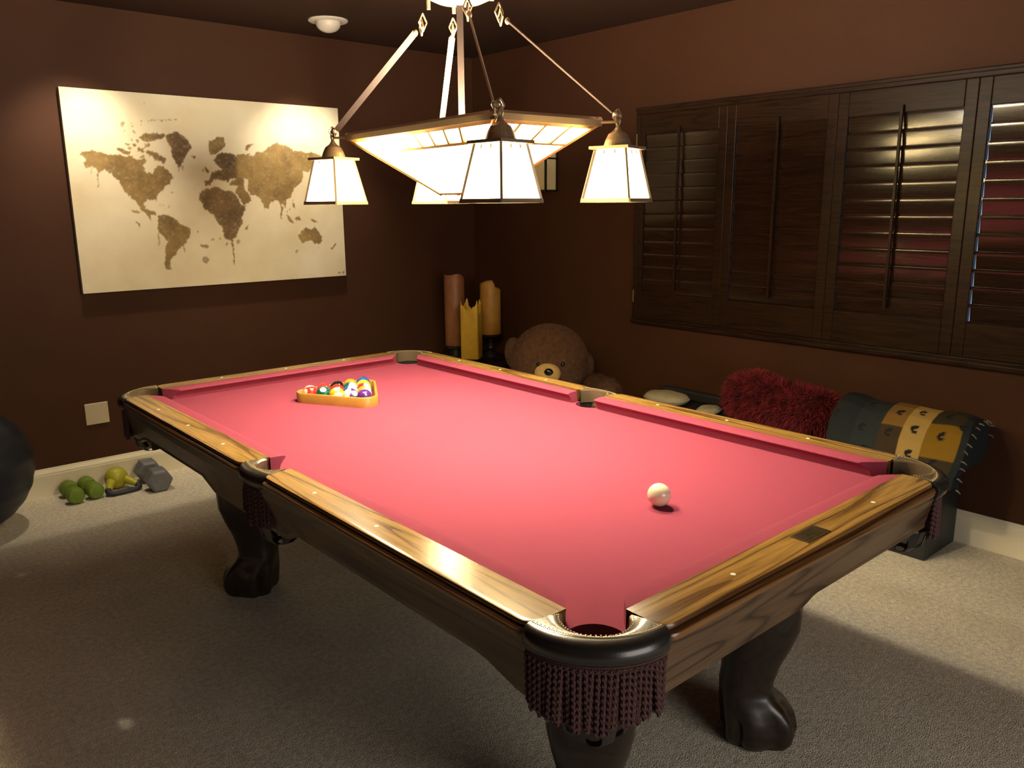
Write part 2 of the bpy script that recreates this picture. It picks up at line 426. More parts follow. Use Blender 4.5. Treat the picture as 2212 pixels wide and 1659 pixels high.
PW = .593
def shutter_panel(k, label, gap):
    yc = .845 - PW * k; hw = PW / 2 - .0004; z0, z1 = .8255, 1.9618
    t = thing('shutter_panel', label, 'window shutter', (XR, yc, z0), 0, 'wooden shutter panels in the window')
    lo, hi = .972, 1.852
    f = MB(); st = .050; x0, x1 = -.018, .012
    f.box(x0, x1, -hw, -hw + st, 0, z1 - z0); f.box(x0, x1, hw - st, hw, 0, z1 - z0)
    f.box(x0, x1, -hw + st, hw - st, 0, lo - z0); f.box(x0, x1, -hw + st, hw - st, hi - z0, z1 - z0)
    build('frame', f, MT['shutter'], t, bevel=.003)
    lv = MB(); n = 12; pitch = (hi - lo) / n; tilt = math.radians(8.5 if k == 3 else 4.3)
    w = hw - st
    for i in range(n):
        zc = lo - z0 + pitch * (i + .5); ring = []
        for q in range(12):
            a = 2 * PI * (q + .5) / 12; u, v = .0392 * math.copysign(abs(math.cos(a)) ** .35, math.cos(a)), .0027 * math.copysign(abs(math.sin(a)) ** .35, math.sin(a))
            ring.append((u, v))
        rings = []
        for y in (-w + gap, w - gap):
            rings.append([(-.003 - (u * math.sin(tilt) + v * math.cos(tilt)), y, zc + u * math.cos(tilt) - v * math.sin(tilt)) for u, v in ring])
        lv.loft(rings)
    for i in range(n + 1):            # blocks added in the louver end gaps to break the daylight slits into dashes
        zz = lo - z0 + pitch * i
        for sg in (-1, 1): lv.box(-.010, .004, min(sg * w, sg * (w - gap)), max(sg * w, sg * (w - gap)), zz - .007, zz + .007)
    o = build('louvers', lv, MT['shutter_h'], t, smooth=True)
    r = MB().box(-.036, -.024, -.006, .006, lo - z0 + .03, hi - z0 + .03)
    for i in range(n): r.tube([(-.024, 0, lo - z0 + pitch * (i + .5) + .03), (-.012, 0, lo - z0 + pitch * (i + .5) + .03)], .0015, 5)
    build('tilt_rod', r, MT['shutter'], t, bevel=.002)
    if k in (0, 3):
        sgn = 1 if k == 0 else -1
        for zz in (.12, 1.00):
            build('hinge', MB().tube([(-.024, sgn * (hw + .001), zz - .035), (-.024, sgn * (hw + .001), zz + .035)], .0035, 8), MT['brass'], t)
    return t
MT['shutter_h'] = wood('dark_louver_wood', (0.026, 0.0120, 0.0062), (0.015, 0.0068, 0.0038), 0.15, ring=10, across=(14, .8, 14), spec=0.5)
shutter_panel(0, 'dark wooden shutter panel nearest the corner with the candles, its louvers closed', .002)
shutter_panel(1, 'dark wooden shutter panel second from the corner, thin light slits at its edge', .0035)
shutter_panel(2, 'dark wooden shutter panel with yellow lamp reflections on its top louvers', .002)
shutter_panel(3, 'dark wooden shutter panel at the right edge with blue daylight slits beside it', .007)

# ------------------------------------------------------------------ world map canvas
MAP_POLYS=[(0.25,[(0.07,0.704),(0.104,0.716),(0.15,0.71),(0.189,0.698),(0.231,0.703),(0.272,0.693),(0.307,0.698),(0.34,0.677),(0.37,0.685),(0.39,0.672),(0.359,0.649),(0.371,0.62),(0.399,0.613),(0.427,0.643),(0.447,0.651),(0.482,0.637),(0.509,0.601),(0.518,0.578),(0.491,0.574),(0.497,0.556),(0.466,0.548),(0.433,0.51),(0.407,0.473),(0.413,0.455),(0.396,0.473),(0.356,0.473),(0.346,0.451),(0.358,0.421),(0.394,0.414),(0.399,0.395),(0.377,0.391),(0.381,0.361),(0.361,0.384),(0.329,0.422),(0.311,0.459),(0.278,0.488),(0.253,0.517),(0.239,0.553),(0.238,0.574),(0.212,0.588),(0.187,0.609),(0.168,0.63),(0.139,0.608),(0.115,0.636),(0.075,0.632),(0.072,0.663),(0.086,0.677),(0.065,0.69)]),
(0.7,[(0.382,0.729),(0.424,0.72),(0.473,0.696),(0.487,0.682),(0.462,0.659),(0.435,0.68),(0.4,0.694)]),
(0.8,[(0.352,0.793),(0.404,0.813),(0.485,0.817),(0.491,0.803),(0.444,0.775),(0.4,0.766),(0.372,0.779)]),
(0.5,[(0.238,0.735),(0.262,0.732),(0.281,0.722),(0.309,0.716),(0.3,0.698),(0.266,0.707),(0.239,0.717)]),
(0.6,[(0.314,0.762),(0.334,0.756),(0.34,0.742),(0.319,0.745)]),
(0.6,[(0.339,0.735),(0.375,0.74),(0.366,0.718),(0.341,0.717)]),
(0.6,[(0.378,0.765),(0.413,0.756),(0.397,0.741),(0.376,0.747)]),
(0.6,[(0.286,0.761),(0.306,0.755),(0.298,0.748),(0.281,0.75)]),
(0.7,[(0.351,0.707),(0.379,0.704),(0.37,0.689),(0.345,0.692)]),
(0.8,[(0.499,0.807),(0.546,0.835),(0.589,0.811),(0.61,0.782),(0.63,0.753),(0.596,0.715),(0.573,0.677),(0.555,0.646),(0.53,0.66),(0.519,0.705),(0.516,0.749),(0.492,0.777)]),
(0.8,[(0.614,0.704),(0.642,0.71),(0.65,0.701),(0.628,0.692)]),
(0.4,[(0.414,0.391),(0.444,0.394),(0.495,0.375),(0.523,0.344),(0.582,0.319),(0.575,0.281),(0.547,0.235),(0.514,0.213),(0.493,0.191),(0.46,0.169),(0.449,0.131),(0.453,0.092),(0.423,0.105),(0.42,0.148),(0.432,0.193),(0.445,0.246),(0.433,0.277),(0.405,0.301),(0.397,0.339)]),
(0.85,[(0.681,0.534),(0.746,0.546),(0.769,0.527),(0.826,0.52),(0.849,0.504),(0.886,0.44),(0.911,0.436),(0.9,0.408),(0.872,0.368),(0.878,0.336),(0.85,0.305),(0.838,0.265),(0.802,0.242),(0.77,0.259),(0.759,0.315),(0.729,0.347),(0.723,0.379),(0.693,0.403),(0.663,0.426),(0.636,0.473),(0.646,0.503)]),
(0.6,[(0.894,0.328),(0.912,0.34),(0.904,0.295),(0.889,0.292)]),
(0.9,[(0.677,0.58),(0.709,0.577),(0.72,0.619),(0.753,0.632),(0.787,0.644),(0.756,0.659),(0.742,0.689),(0.769,0.72),(0.795,0.736),(0.835,0.734),(0.875,0.716),(0.869,0.591),(0.823,0.586),(0.813,0.563),(0.765,0.582),(0.733,0.581),(0.707,0.558),(0.682,0.55)]),
(0.1,[(0.874,0.716),(0.926,0.725),(0.968,0.719),(0.996,0.743),(1.029,0.733),(1.058,0.769),(1.121,0.792),(1.174,0.782),(1.227,0.76),(1.281,0.749),(1.365,0.748),(1.431,0.725),(1.401,0.708),(1.351,0.673),(1.31,0.63),(1.283,0.638),(1.27,0.58),(1.23,0.546),(1.211,0.538),(1.198,0.488),(1.161,0.472),(1.149,0.43),(1.123,0.455),(1.089,0.472),(1.061,0.456),(1.04,0.415),(1.015,0.431),(1.001,0.48),(0.968,0.496),(0.934,0.5),(0.924,0.544),(0.932,0.588),(0.911,0.595),(0.869,0.591)]),
(0.5,[(0.869,0.591),(0.911,0.595),(0.905,0.544),(0.933,0.496),(0.948,0.472),(0.895,0.44),(0.865,0.488),(0.851,0.52),(0.869,0.544),(0.82,0.555),(0.83,0.571)]),
(0.25,[(0.719,0.787),(0.769,0.812),(0.81,0.821),(0.81,0.768),(0.779,0.736),(0.753,0.72),(0.728,0.711),(0.72,0.749)]),
(0.9,[(0.685,0.653),(0.699,0.65),(0.711,0.627),(0.692,0.619)]),
(0.9,[(0.67,0.637),(0.682,0.638),(0.679,0.622),(0.67,0.625)]),
(0.5,[(0.924,0.749),(0.947,0.777),(0.991,0.79),(0.964,0.774),(0.936,0.745)]),
(0.2,[(1.224,0.261),(1.249,0.286),(1.279,0.307),(1.316,0.293),(1.337,0.31),(1.354,0.283),(1.381,0.248),(1.369,0.205),(1.33,0.202),(1.302,0.229),(1.244,0.214),(1.227,0.236)]),
(0.3,[(1.15,0.385),(1.163,0.38),(1.202,0.338),(1.192,0.33),(1.161,0.355)]),
(0.4,[(1.203,0.363),(1.237,0.375),(1.24,0.354),(1.216,0.346)]),
(0.4,[(1.301,0.355),(1.33,0.353),(1.367,0.33),(1.329,0.335)]),
(0.4,[(1.201,0.455),(1.214,0.451),(1.221,0.413),(1.204,0.43)]),
(0.4,[(1.472,0.206),(1.482,0.197),(1.45,0.167),(1.44,0.172)]),
(0.4,[(0.279,0.422),(0.321,0.411),(0.312,0.4),(0.285,0.411)]),
(0.3,[(0.293,0.352),(0.317,0.344),(0.312,0.326)]),
(0.3,[(0.131,0.608),(0.136,0.608),(0.131,0.534),(0.127,0.534)]),
(0.3,[(0.105,0.632),(0.109,0.632),(0.106,0.592),(0.103,0.592)]),
(0.3,[(0.399,0.301),(0.406,0.301),(0.402,0.226),(0.397,0.227)]),
(0.4,[(0.533,0.243),(0.539,0.243),(0.537,0.19),(0.531,0.19)]),
(0.9,[(0.806,0.246),(0.818,0.245),(0.814,0.105),(0.808,0.105)]),
(0.2,[(1.118,0.455),(1.132,0.455),(1.124,0.36),(1.116,0.36)]),
(0.5,[(0.544,0.653),(0.55,0.654),(0.547,0.624),(0.543,0.624)]),
(0.5,[(0.563,0.654),(0.569,0.654),(0.566,0.631),(0.563,0.631)]),
(0.4,[(1.015,0.431),(1.02,0.431),(1.018,0.411),(1.015,0.411)]),
(1,[(1.478,0.023),(1.493,0.025),(1.493,0.018),(1.479,0.016)]),
(1,[(1.501,0.024),(1.505,0.025),(1.504,0.018),(1.501,0.018)]),
(1,[(1.509,0.023),(1.523,0.025),(1.523,0.017),(1.509,0.016)])]
MAP_DOTS=[(0.7,0.637,0.218,0.0122),(0.7,0.662,0.22,0.013),(0.6,0.65,0.143,0.0191),(0.5,0.696,0.249,0.0076),(0.6,0.737,0.258,0.0076),(0.6,0.778,0.228,0.0069),(0.6,0.281,0.853,0.0114),(0.8,0.372,0.879,0.0061),(0.8,0.552,0.895,0.0076),(0.4,1.204,0.168,0.0099),(0.5,0.398,0.962,0.0038),(0.7,0.844,0.239,0.0107),(0.3,1.226,0.882,0.0046),(0.4,0.288,0.822,0.0053),(0.5,0.324,0.859,0.0038),(0.5,1.041,0.425,0.0076),(0.5,1.355,0.182,0.0038),(0.4,0.497,0.511,0.0053),(0.3,0.62,0.299,0.0061),(0.5,0.334,0.82,0.0069),(0.4,0.329,0.845,0.0053),(0.5,0.369,0.858,0.0046),(0.4,0.425,0.879,0.0046),(0.4,0.444,0.882,0.0046),(0.4,0.462,0.884,0.0046),(0.4,0.481,0.885,0.0053),(0.4,0.499,0.889,0.0046),(0.4,0.516,0.891,0.0046),(0.4,0.411,0.877,0.0038),(0.6,0.304,0.734,0.0092),(0.6,0.343,0.771,0.0092),(0.6,0.387,0.78,0.0092),(0.6,0.423,0.709,0.0107),(0.6,0.315,0.777,0.0061),(0.3,0.427,0.447,0.0038),(0.3,0.449,0.443,0.0038),(0.3,0.471,0.439,0.0031),(0.4,1.165,0.405,0.0053),(0.4,1.179,0.414,0.0046),(0.4,1.249,0.354,0.0046),(0.4,1.206,0.463,0.0038)]

def canvas():
    import numpy as np
    Wd, Hd, D = 1.535, 1.015, .038
    t = thing('map_canvas', 'large cream canvas with a brown world map hanging on the wall', 'wall art', (-.417 + Wd / 2, YB, 1.042))
    ox = -Wd / 2
    body = MB().box(ox, ox + Wd, -D + .0008, -.001, 0, Hd)
    build('stretcher', body, MT['canvas_edge'], t, bevel=.002)
    nx, ny = 520, 344
    xs = np.linspace(0, Wd, nx + 1); ys = np.linspace(0, Hd, ny + 1)
    U, V = np.meshgrid(xs, ys)
    rg = np.random.RandomState(3)
    def smooth_noise(cell, amp):
        gx, gy = int(Wd / cell) + 3, int(Hd / cell) + 3
        g = rg.randn(gy, gx); fx = U / cell; fy = V / cell
        ix, iy = fx.astype(int), fy.astype(int); a, b = fx - ix, fy - iy
        return amp * ((g[iy, ix] * (1 - a) + g[iy, ix + 1] * a) * (1 - b) + (g[iy + 1, ix] * (1 - a) + g[iy + 1, ix + 1] * a) * b)
    Pu = U + smooth_noise(.008, .0032) + smooth_noise(.025, .0035); Pv = V + smooth_noise(.008, .0032) + smooth_noise(.025, .0035)
    land = np.zeros_like(U); tone = np.zeros_like(U)
    for tn, pl in MAP_POLYS:
        ins = np.zeros(U.shape, bool); n = len(pl)
        for i in range(n):
            (x0, y0), (x1, y1) = pl[i], pl[(i + 1) % n]
            c = ((y0 > Pv) != (y1 > Pv)) & (Pu < (x1 - x0) * (Pv - y0) / ((y1 - y0) or 1e-9) + x0)
            ins ^= c
        land[ins] = 1; tone[ins] = tn
    for tn, cx, cy, r in MAP_DOTS:
        ins = (Pu - cx) ** 2 + (Pv - cy) ** 2 < r * r
        land[ins] = np.maximum(land[ins], .75); tone[ins] = tn
    # broad tonal drift inside the land: darker towards the eastern Americas
    am = (U < .62) & (V > .35); tone[am & (land > 0)] = np.clip(tone[am & (land > 0)] + (U[am & (land > 0)] - .40) * 1.3, 0, 1)
    tone = np.clip(tone + smooth_noise(.05, .10) + smooth_noise(.015, .08), 0, 1)
    land = np.clip(land * (1 + smooth_noise(.008, .10)), 0, 1)
    k = np.array([.25, .5, .25])
    for _ in range(14):
        tone[:, 1:-1] = tone[:, :-2] * .25 + tone[:, 1:-1] * .5 + tone[:, 2:] * .25; tone[1:-1] = tone[:-2] * .25 + tone[1:-1] * .5 + tone[2:] * .25
    for A in (land,):
        A[:, 1:-1] = A[:, :-2] * .2 + A[:, 1:-1] * .6 + A[:, 2:] * .2
        A[1:-1] = A[:-2] * .2 + A[1:-1] * .6 + A[2:] * .2
    me = bpy.data.meshes.new('printed_map')
    co = np.stack([U.ravel() + ox, np.full(U.size, -D), V.ravel()], 1)
    idx = np.arange((nx + 1) * (ny + 1)).reshape(ny + 1, nx + 1)
    q = np.stack([idx[:-1, :-1], idx[:-1, 1:], idx[1:, 1:], idx[1:, :-1]], -1).reshape(-1, 4)
    me.vertices.add(len(co)); me.vertices.foreach_set('co', co.ravel())
    me.loops.add(q.size); me.loops.foreach_set('vertex_index', q.ravel())
    me.polygons.add(len(q)); me.polygons.foreach_set('loop_start', np.arange(0, q.size, 4)); me.polygons.foreach_set('loop_total', np.full(len(q), 4))
    me.update(calc_edges=True)
    ca = me.color_attributes.new('print', 'FLOAT_COLOR', 'POINT')
    ca.data.foreach_set('color', np.stack([land.ravel(), tone.ravel(), land.ravel() * 0, land.ravel() * 0 + 1], 1).ravel())
    me.materials.append(canvas_mat())
    link('printed_map', me, t)
MT['canvas_edge'] = mat('canvas_edge', (0.60, 0.54, 0.38), 0.8)
canvas()

# ------------------------------------------------------------------ small fixtures on walls and ceiling
wp = thing('blank_wall_plate', 'blank almond wall plate low on the brown wall below the map canvas', 'wall plate', (-.413, YB, .398))
build('plate', MB().box(-.058, .058, -.007, 0, -.058, .058), MT['plate'], wp, bevel=.004)
for sx in (-.023, .023):
    for sz in (-.03, .03):
        build('screw', MB().tube([(sx, -.0085, sz), (sx, -.006, sz)], .003, 8), MT['plate'], wp)

def ceiling_spot(x, y, label):
    t = thing('ceiling_spotlight', label, 'ceiling light', (x, y, ZC))
    build('trim_ring', MB().lathe([(.106, 0), (.106, -.006), (.098, -.011), (.072, -.012), (.068, -.004), (.068, 0)], 40), MT['off_white'], t, smooth=True)
    prof = [(.066, 0), (.067, -.02)] + [(.066 * math.cos(a), -.02 - .045 * math.sin(a)) for a in [PI / 2 * i / 8 for i in range(1, 8)]] + [(.003, -.065)]
    build('eyeball', MB().lathe(prof, 32), MT['off_white'], t, smooth=True)
    return t
ceiling_spot(.855, 2.215, 'round white ceiling spotlight with a domed eyeball above the map canvas')
for x in (.86, -.36):
    ld = bpy.data.lights.new('canvas_spot', 'SPOT'); ld.energy = SPOT_W; ld.color = (1.0, .84, .60)
    ld.spot_size = math.radians(78); ld.spot_blend = 1.0; ld.shadow_soft_size = .035
    lo = bpy.data.objects.new('canvas_spot', ld); COL.objects.link(lo)
    lo.location = (x, 2.23, 2.385)
    lo.rotation_euler = (Vector((x, YB, 1.25)) - Vector(lo.location)).to_track_quat('-Z', 'Y').to_euler()

sc = thing('wall_sconce', 'unlit mission style wall sconce with amber glass panes near the corner', 'wall lamp', (XR, 1.925, 1.555))
fr = MB()
for y0, y1 in ((-.118, -.106), (-.006, .006), (.106, .118)): fr.box(-.105, -.095, y0, y1, 0, .30)
for z0, z1 in ((0, .010), (.196, .206), (.29, .30)): fr.box(-.106, -.094, -.118, .118, z0, z1)
for y in (-.112, .112):
    fr.box(-.10, 0, y - .006, y + .006, 0, .010); fr.box(-.10, 0, y - .006, y + .006, .29, .30); fr.box(-.10, 0, y - .006, y + .006, .196, .206)
fr.box(-.012, 0, -.118, .118, 0, .30)
fr.box(-.125, 0, -.135, .135, .30, .312)
build('metal_frame', fr, MT['black_metal'], sc)
g = MB().box(-.099, -.096, -.108, .108, .004, .296); g.box(-.097, -.012, -.111, -.109, .004, .296); g.box(-.097, -.012, .109, .111, .004, .296)
build('glass_panes', g, MT['sconce_glass'], sc)
# ================================================================== POOL TABLE
I = .0254
NX, NY = .5588, 1.1176                 # cushion noses (44 x 88 inch bed)
ZR, ZBED = .80, .758
table = thing('pool_table', 'oak pool table with red felt, black leather pockets and maroon fringes', 'pool table')

# cloth bed with the six pocket cut-outs
CP = (.590, 1.150); RC = .056; SPX = .612; RS = .055
def bed_outline():
    pts = []; hx, hy = .61, 1.17
    def corner(sx, sy):
        # arc from the x-edge to the y-edge, bulging towards the table centre
        a0 = math.atan2(-math.sqrt(RC ** 2 - (hx - CP[0]) ** 2), hx - CP[0]); a1 = math.atan2(hy - CP[1], -math.sqrt(RC ** 2 - (hy - CP[1]) ** 2)) - 2 * PI
        out = [(sx * (CP[0] + RC * math.cos(a0 + (a1 - a0) * i / 14)), sy * (CP[1] + RC * math.sin(a0 + (a1 - a0) * i / 14))) for i in range(15)]
        return out
    def side(sx):
        return [(sx * (SPX - math.sqrt(max(RS ** 2 - y * y, 0))), y) for y in [RS * math.sin(PI / 2 * (-1 + 2 * i / 14)) for i in range(15)]]
    pts += corner(1, -1)[::-1]; pts += side(1); pts += corner(1, 1); 
    pts += corner(-1, 1)[::-1]; pts += side(-1)[::-1]; pts += corner(-1, -1)
    return pts
build('cloth_bed', MB().prism(bed_outline(), ZBED - .028, ZBED), MT['felt'], table)
build('base_frame', MB().box(-.50, .50, -1.05, 1.05, .655, .728).box(-.40, .40, -.98, .98, .60, .655), MT['slate'], table)

# rails: local x = outward from the nose line, local y = along the rail
def rail_mesh(a, b):
    prof = [(.046, .800), (.049, .800), (.119, .800), (.123, .800), (.1285, .7988), (.1305, .796), (.1305, .7925), (.1275, .7905), (.1275, .7885), (.134, .788), (.1395, .785), (.1415, .779), (.1395, .773), (.133, .770), (.05, .757)]
    L = b - a; R = .030
    offs = [0, .0025, .007, .013, .021, .031]
    st = [a + d for d in offs] + [b - d for d in offs[::-1]]
    rings = []
    for y in st:
        d = min(y - a, b - y); cut = 0 if d >= R else R - math.sqrt(R * R - (R - d) ** 2)
        rings.append([(p - (cut * min(1, max(0, (p - .09) / .03)) if p > .09 else 0), y, z) for p, z in prof])
    top = MB().loft(rings)
    return top
def cushion_mesh(a, b, ea, eb):
    """a, b: nose ends; ea, eb: how far the back runs on towards the pocket"""
    prof = [(.046, .7988), (.020, .7975), (.006, .7962), (.0015, .7945), (0, .7915), (.0015, .7885), (.006, .785), (.016, .772), (.020, .7585), (.046, .7585)]
    mb = MB()
    lo = [(p, a - ea * (max(0, p) / .046) ** .8, z) for p, z in prof]; hi = [(p, b + eb * (max(0, p) / .046) ** .8, z) for p, z in prof]
    lo1 = [(p, y + .004, z) for p, y, z in lo]; hi1 = [(p, y - .004, z) for p, y, z in hi]
    return mb.loft([lo, lo1, hi1, hi])
def sight(x, y):
    return MB().lathe([(.0052, ZR - .002), (.0052, ZR + .0004), (.004, ZR + .0006)], 12, (x, y, 0))
SX = .091
def make_rail(name_len, rotz, loc, a, b, na, nb, ea, eb, sights):
    r = build('rail', rail_mesh(a, b), [MT['oak']], table, loc=loc, rotz=rotz, smooth=True)
    me = r.data; me.materials.append(MT['oak_mold'])
    for p in me.polygons:
        c = p.center
        if c.z < .7975: p.material_index = 1
    build('cushion', cushion_mesh(na, nb, ea, eb), MT['felt'], r, smooth=True)
    for y in sights: build('sight', sight(SX, y), MT['pearl'], r)
    return r
S1 = [11 * I, 22 * I, 33 * I]
for sx, sy in ((1, 1), (1, -1), (-1, 1), (-1, -1)):
    rot = 0 if sx > 0 else PI
    pos = (sx * sy) > 0       # local +y is world +y on the right side, world -y on the left
    if pos: make_rail(0, rot, (sx * NX, 0, 0), .068, 1.094, .064, 1.036, .001, .057, S1)
    else: make_rail(0, rot, (sx * NX, 0, 0), -1.094, -.068, -1.036, -.064, .057, .001, [-v for v in S1])
for sy in (-1, 1):
    make_rail(0, PI / 2 * sy, (0, sy * NY, 0), -.530, .530, -.478, .478, .051, .051, [-11 * I, 11 * I] if sy < 0 else [-11 * I, 0, 11 * I])
# plate on the near end rail
pl = build('nameplate', MB().box(-.046, .046, -.021, .021, ZR, ZR + .0016), MT['namepl'], table, loc=(0.001, -NY - .091, 0), bevel=.0006)
def ring_path(w, h, r, t, z):
    out = []; inn = []
    for cx, cy, a0 in ((w - r, h - r, 0), (-w + r, h - r, 90), (-w + r, -h + r, 180), (w - r, -h + r, 270)):
        for k in range(6):
            a = math.radians(a0 + 90 * k / 5); out.append((cx + r * math.cos(a), cy + r * math.sin(a))); inn.append((cx + (r - t) * math.cos(a), cy + (r - t) * math.sin(a)))
    n = len(out); vs = [(x, y, z) for x, y in out] + [(x, y, z) for x, y in inn]
    return vs, [(i, (i + 1) % n, n + (i + 1) % n, n + i) for i in range(n)]
en = MB()
for w, h, r in ((.041, .0165, .008), (.036, .0135, .007), (.0315, .0115, .007)): en.add(*ring_path(w, h, r, .0016, ZR + .00185))
vs, fs = ring_path(.027, .0095, .006, .0059, ZR + .00185); en.add(vs, fs); en.add([(-.021, -.0036, ZR + .00185), (.021, -.0036, ZR + .00185), (.021, .0036, ZR + .00185), (-.021, .0036, ZR + .00185)], [(0, 1, 2, 3)])
build('engraving', en, MT['namepl2'], pl)
em = MB()
for x0, y0, w, h in ((-.012, -.004, .003, .008), (-.007, -.004, .003, .008), (-.012, -.001, .008, .002), (.002, -.004, .009, .0025), (.002, .001, .009, .0025)):
    em.box(x0, x0 + w, y0, y0 + h, ZR + .0018, ZR + .0024)
build('emblem', em, MT['namepl'], pl)

# aprons below the rails (same local frame as the rails)
def apron(length, prof_fn, n=60):
    rings = []
    for i in range(n + 1):
        y = -length / 2 + length * i / n; zb = prof_fn(y)
        k = (.772 - zb) / .13; pb = .132 - .027 * k
        rings.append([(.132, y, .772), (.128, y, .74), (pb + .003, y, zb + .012), (pb + .004, y, zb + .003), (pb, y, zb), (pb - .02, y, zb), (.105, y, .772)])
    return MB().loft(rings)
def smooth_step(x, a, b):
    t = max(0, min(1, (x - a) / (b - a))); return t * t * (3 - 2 * t)
# the lower edge steps down towards the corners and under the side pockets
def left_profile(y):      # y is world -y here, as the left apron is turned round
    v = -y; z = .672
    z -= .034 * smooth_step(-v, .93, 1.06); z -= .036 * (1 - smooth_step(v, .33, .41)) * smooth_step(v, -.21, -.13)
    return z - .034 * smooth_step(v, .93, 1.06)
def end_profile(x):
    return .674 - .020 * smooth_step(-x, .0, .06)
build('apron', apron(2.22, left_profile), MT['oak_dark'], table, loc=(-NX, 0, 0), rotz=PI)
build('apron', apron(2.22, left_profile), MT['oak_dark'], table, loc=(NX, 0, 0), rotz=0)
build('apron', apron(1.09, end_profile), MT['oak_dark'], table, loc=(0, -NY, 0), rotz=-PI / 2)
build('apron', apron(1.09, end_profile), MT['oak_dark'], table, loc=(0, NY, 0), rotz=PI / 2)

# pockets, built in a local frame: x outward, y across, origin on the pocket centre
def pocket_meshes(r_in, th_max, out_R, out_ac, half, n=40):
    def inner(s, r): a = s * th_max; return (r * math.cos(a), r * math.sin(a))
    phm = math.asin(half / out_R)
    def outer(s, o): a = s * phm; return (out_ac + (out_R + o) * math.cos(a), (out_R + o) * math.sin(a))
    top = MB(); roll = MB(); st = MB(); flat = []; rr = []
    S = [-1 + 2 * i / n for i in range(n + 1)]
    for s in S:
        i0, i1 = inner(s, r_in), inner(s, r_in + .004); o = outer(s, 0)
        mid = ((i1[0] + o[0]) / 2, (i1[1] + o[1]) / 2)
        flat.append([(*i0, .752), (*i0, .797), (*i1, .8005), (*mid, .8012), (*o, .8000), (*o, .790), (*mid, .785), (*i1, .752)])
        e = .55 + .45 * math.sqrt(max(0, 1 - s * s))          # the roll thins out towards its ends
        ring = []
        for k in range(11):
            a = PI / 2 - PI * k / 10; q = outer(s, .027 * e * max(0, math.cos(a)) ** .8)
            ring.append((*q, .777 + .0225 * math.sin(a)))
        q = outer(s, -.008); ring += [(*q, .7545), (*q, .7995)]
        rr.append(ring)
    top.loft(flat); roll.loft(rr)
    # two lines of stitching
    m = int(out_R * 2 * phm / .0042)
    for i in range(m + 1):
        s = -1 + 2 * i / m
        if abs(s) > .97: continue
        q = outer(s, -.0045); st.box(q[0] - .0008, q[0] + .0008, q[1] - .0012, q[1] + .0012, .8002, .8013)
        q = outer(s, -.0085)
        if i % 2: st.box(q[0] - .0006, q[0] + .0006, q[1] - .0012, q[1] + .0012, .8004, .8014)
    for i in range(1, 34):
        s = -1 + 2 * i / 34; q = inner(s, r_in + .0055); st.box(q[0] - .0006, q[0] + .0006, q[1] - .001, q[1] + .001, .8004, .8013)
    for sg in (-1, 1):
        for k in range(1, 12):
            t = k / 12; a, b = inner(sg * .96, r_in + .006), outer(sg * .93, -.008)
            x, y = a[0] + (b[0] - a[0]) * t, a[1] + (b[1] - a[1]) * t; st.box(x - .0007, x + .0007, y - .0007, y + .0007, .8004, .8013)
    return top, roll, st, outer
def rope(mb, x, y, z0, z1, r, ph, lean):
    n = max(6, int((z0 - z1) / .0034)); rings = []
    for i in range(n + 1):
        t = i / n; z = z0 + (z1 - z0) * t; ring = []
        tw = ph + z * 2 * PI / .0125
        for k in range(8):
            a = 2 * PI * k / 8; rad = r * (1 + .36 * math.cos(2 * (a - tw / 2 * 1.0)))
            if i == n: rad *= .6
            ring.append((x + lean[0] * t + rad * math.cos(a), y + lean[1] * t + rad * math.sin(a), z))
        rings.append(ring)
    mb.loft(rings)
def fringe_mesh(outer, count, base_len, seed):
    rnd = random.Random(seed); mb = MB(); band = []
    for i in range(41):
        s = -1 + 2 * i / 40; s *= .985
        a, b = outer(s, .010), outer(s, .004)
        band.append([(*a, .760), (*a, .742), (*b, .742), (*b, .760)])
    mb.loft(band)
    for layer in (0, 1):
        for i in range(count):
            s = (-1 + 2 * (i + .5 * layer) / (count - .5)) * .97
            q = outer(s, .008 - .006 * layer)
            l = base_len * (1 - .16 * abs(s)) + rnd.uniform(-.007, .007)
            rope(mb, q[0], q[1], .750, .750 - l, .0044, rnd.random() * 6, (rnd.gauss(0, .002), rnd.gauss(0, .003)))
    for i in range(count * 2):          # the knotted dots along the heading
        s = (-1 + 2 * (i + .5) / (count * 2)) * .97; q = outer(s, .0105)
        for z in (.7445, .7505): mb.box(q[0] - .001, q[0] + .0012, q[1] - .0012, q[1] + .0012, z - .0012, z + .0012)
    return mb
def basket_mesh(r):
    """leather drop pocket: a collar, hanging straps with gaps and a ring below"""
    mb = MB()
    def wall(r0, r1, z0, z1, a0=0, a1=2 * PI, n=24):
        rings = []
        for i in range(n + 1):
            a = a0 + (a1 - a0) * i / n; c, s = math.cos(a), math.sin(a)
            rings.append([(r0 * c, r0 * s, z0), ((r0 + .003) * c, (r0 + .003) * s, z0), ((r1 + .003) * c, (r1 + .003) * s, z1), (r1 * c, r1 * s, z1)])
        mb.loft(rings)
    wall(r, r, .752, .695)
    for k in range(7):
        a = 2 * PI * k / 7 + .2
        wall(r, r + .004, .697, .645, a, a + .42, 3); wall(r + .004, r - .008, .645, .598, a, a + .42, 3)
        wall(r - .008, r - .030, .598, .578, a, a + .42, 3)
    wall(r + .003, r + .006, .660, .646); wall(r - .029, r - .046, .579, .575)
    return mb
c_top, c_roll, c_st, c_out = pocket_meshes(.0575, math.radians(102), .1545, -.087, .112)
s_top, s_roll, s_st, s_out = pocket_meshes(.056, math.radians(84), .25, -.180, .080)
ms = {}
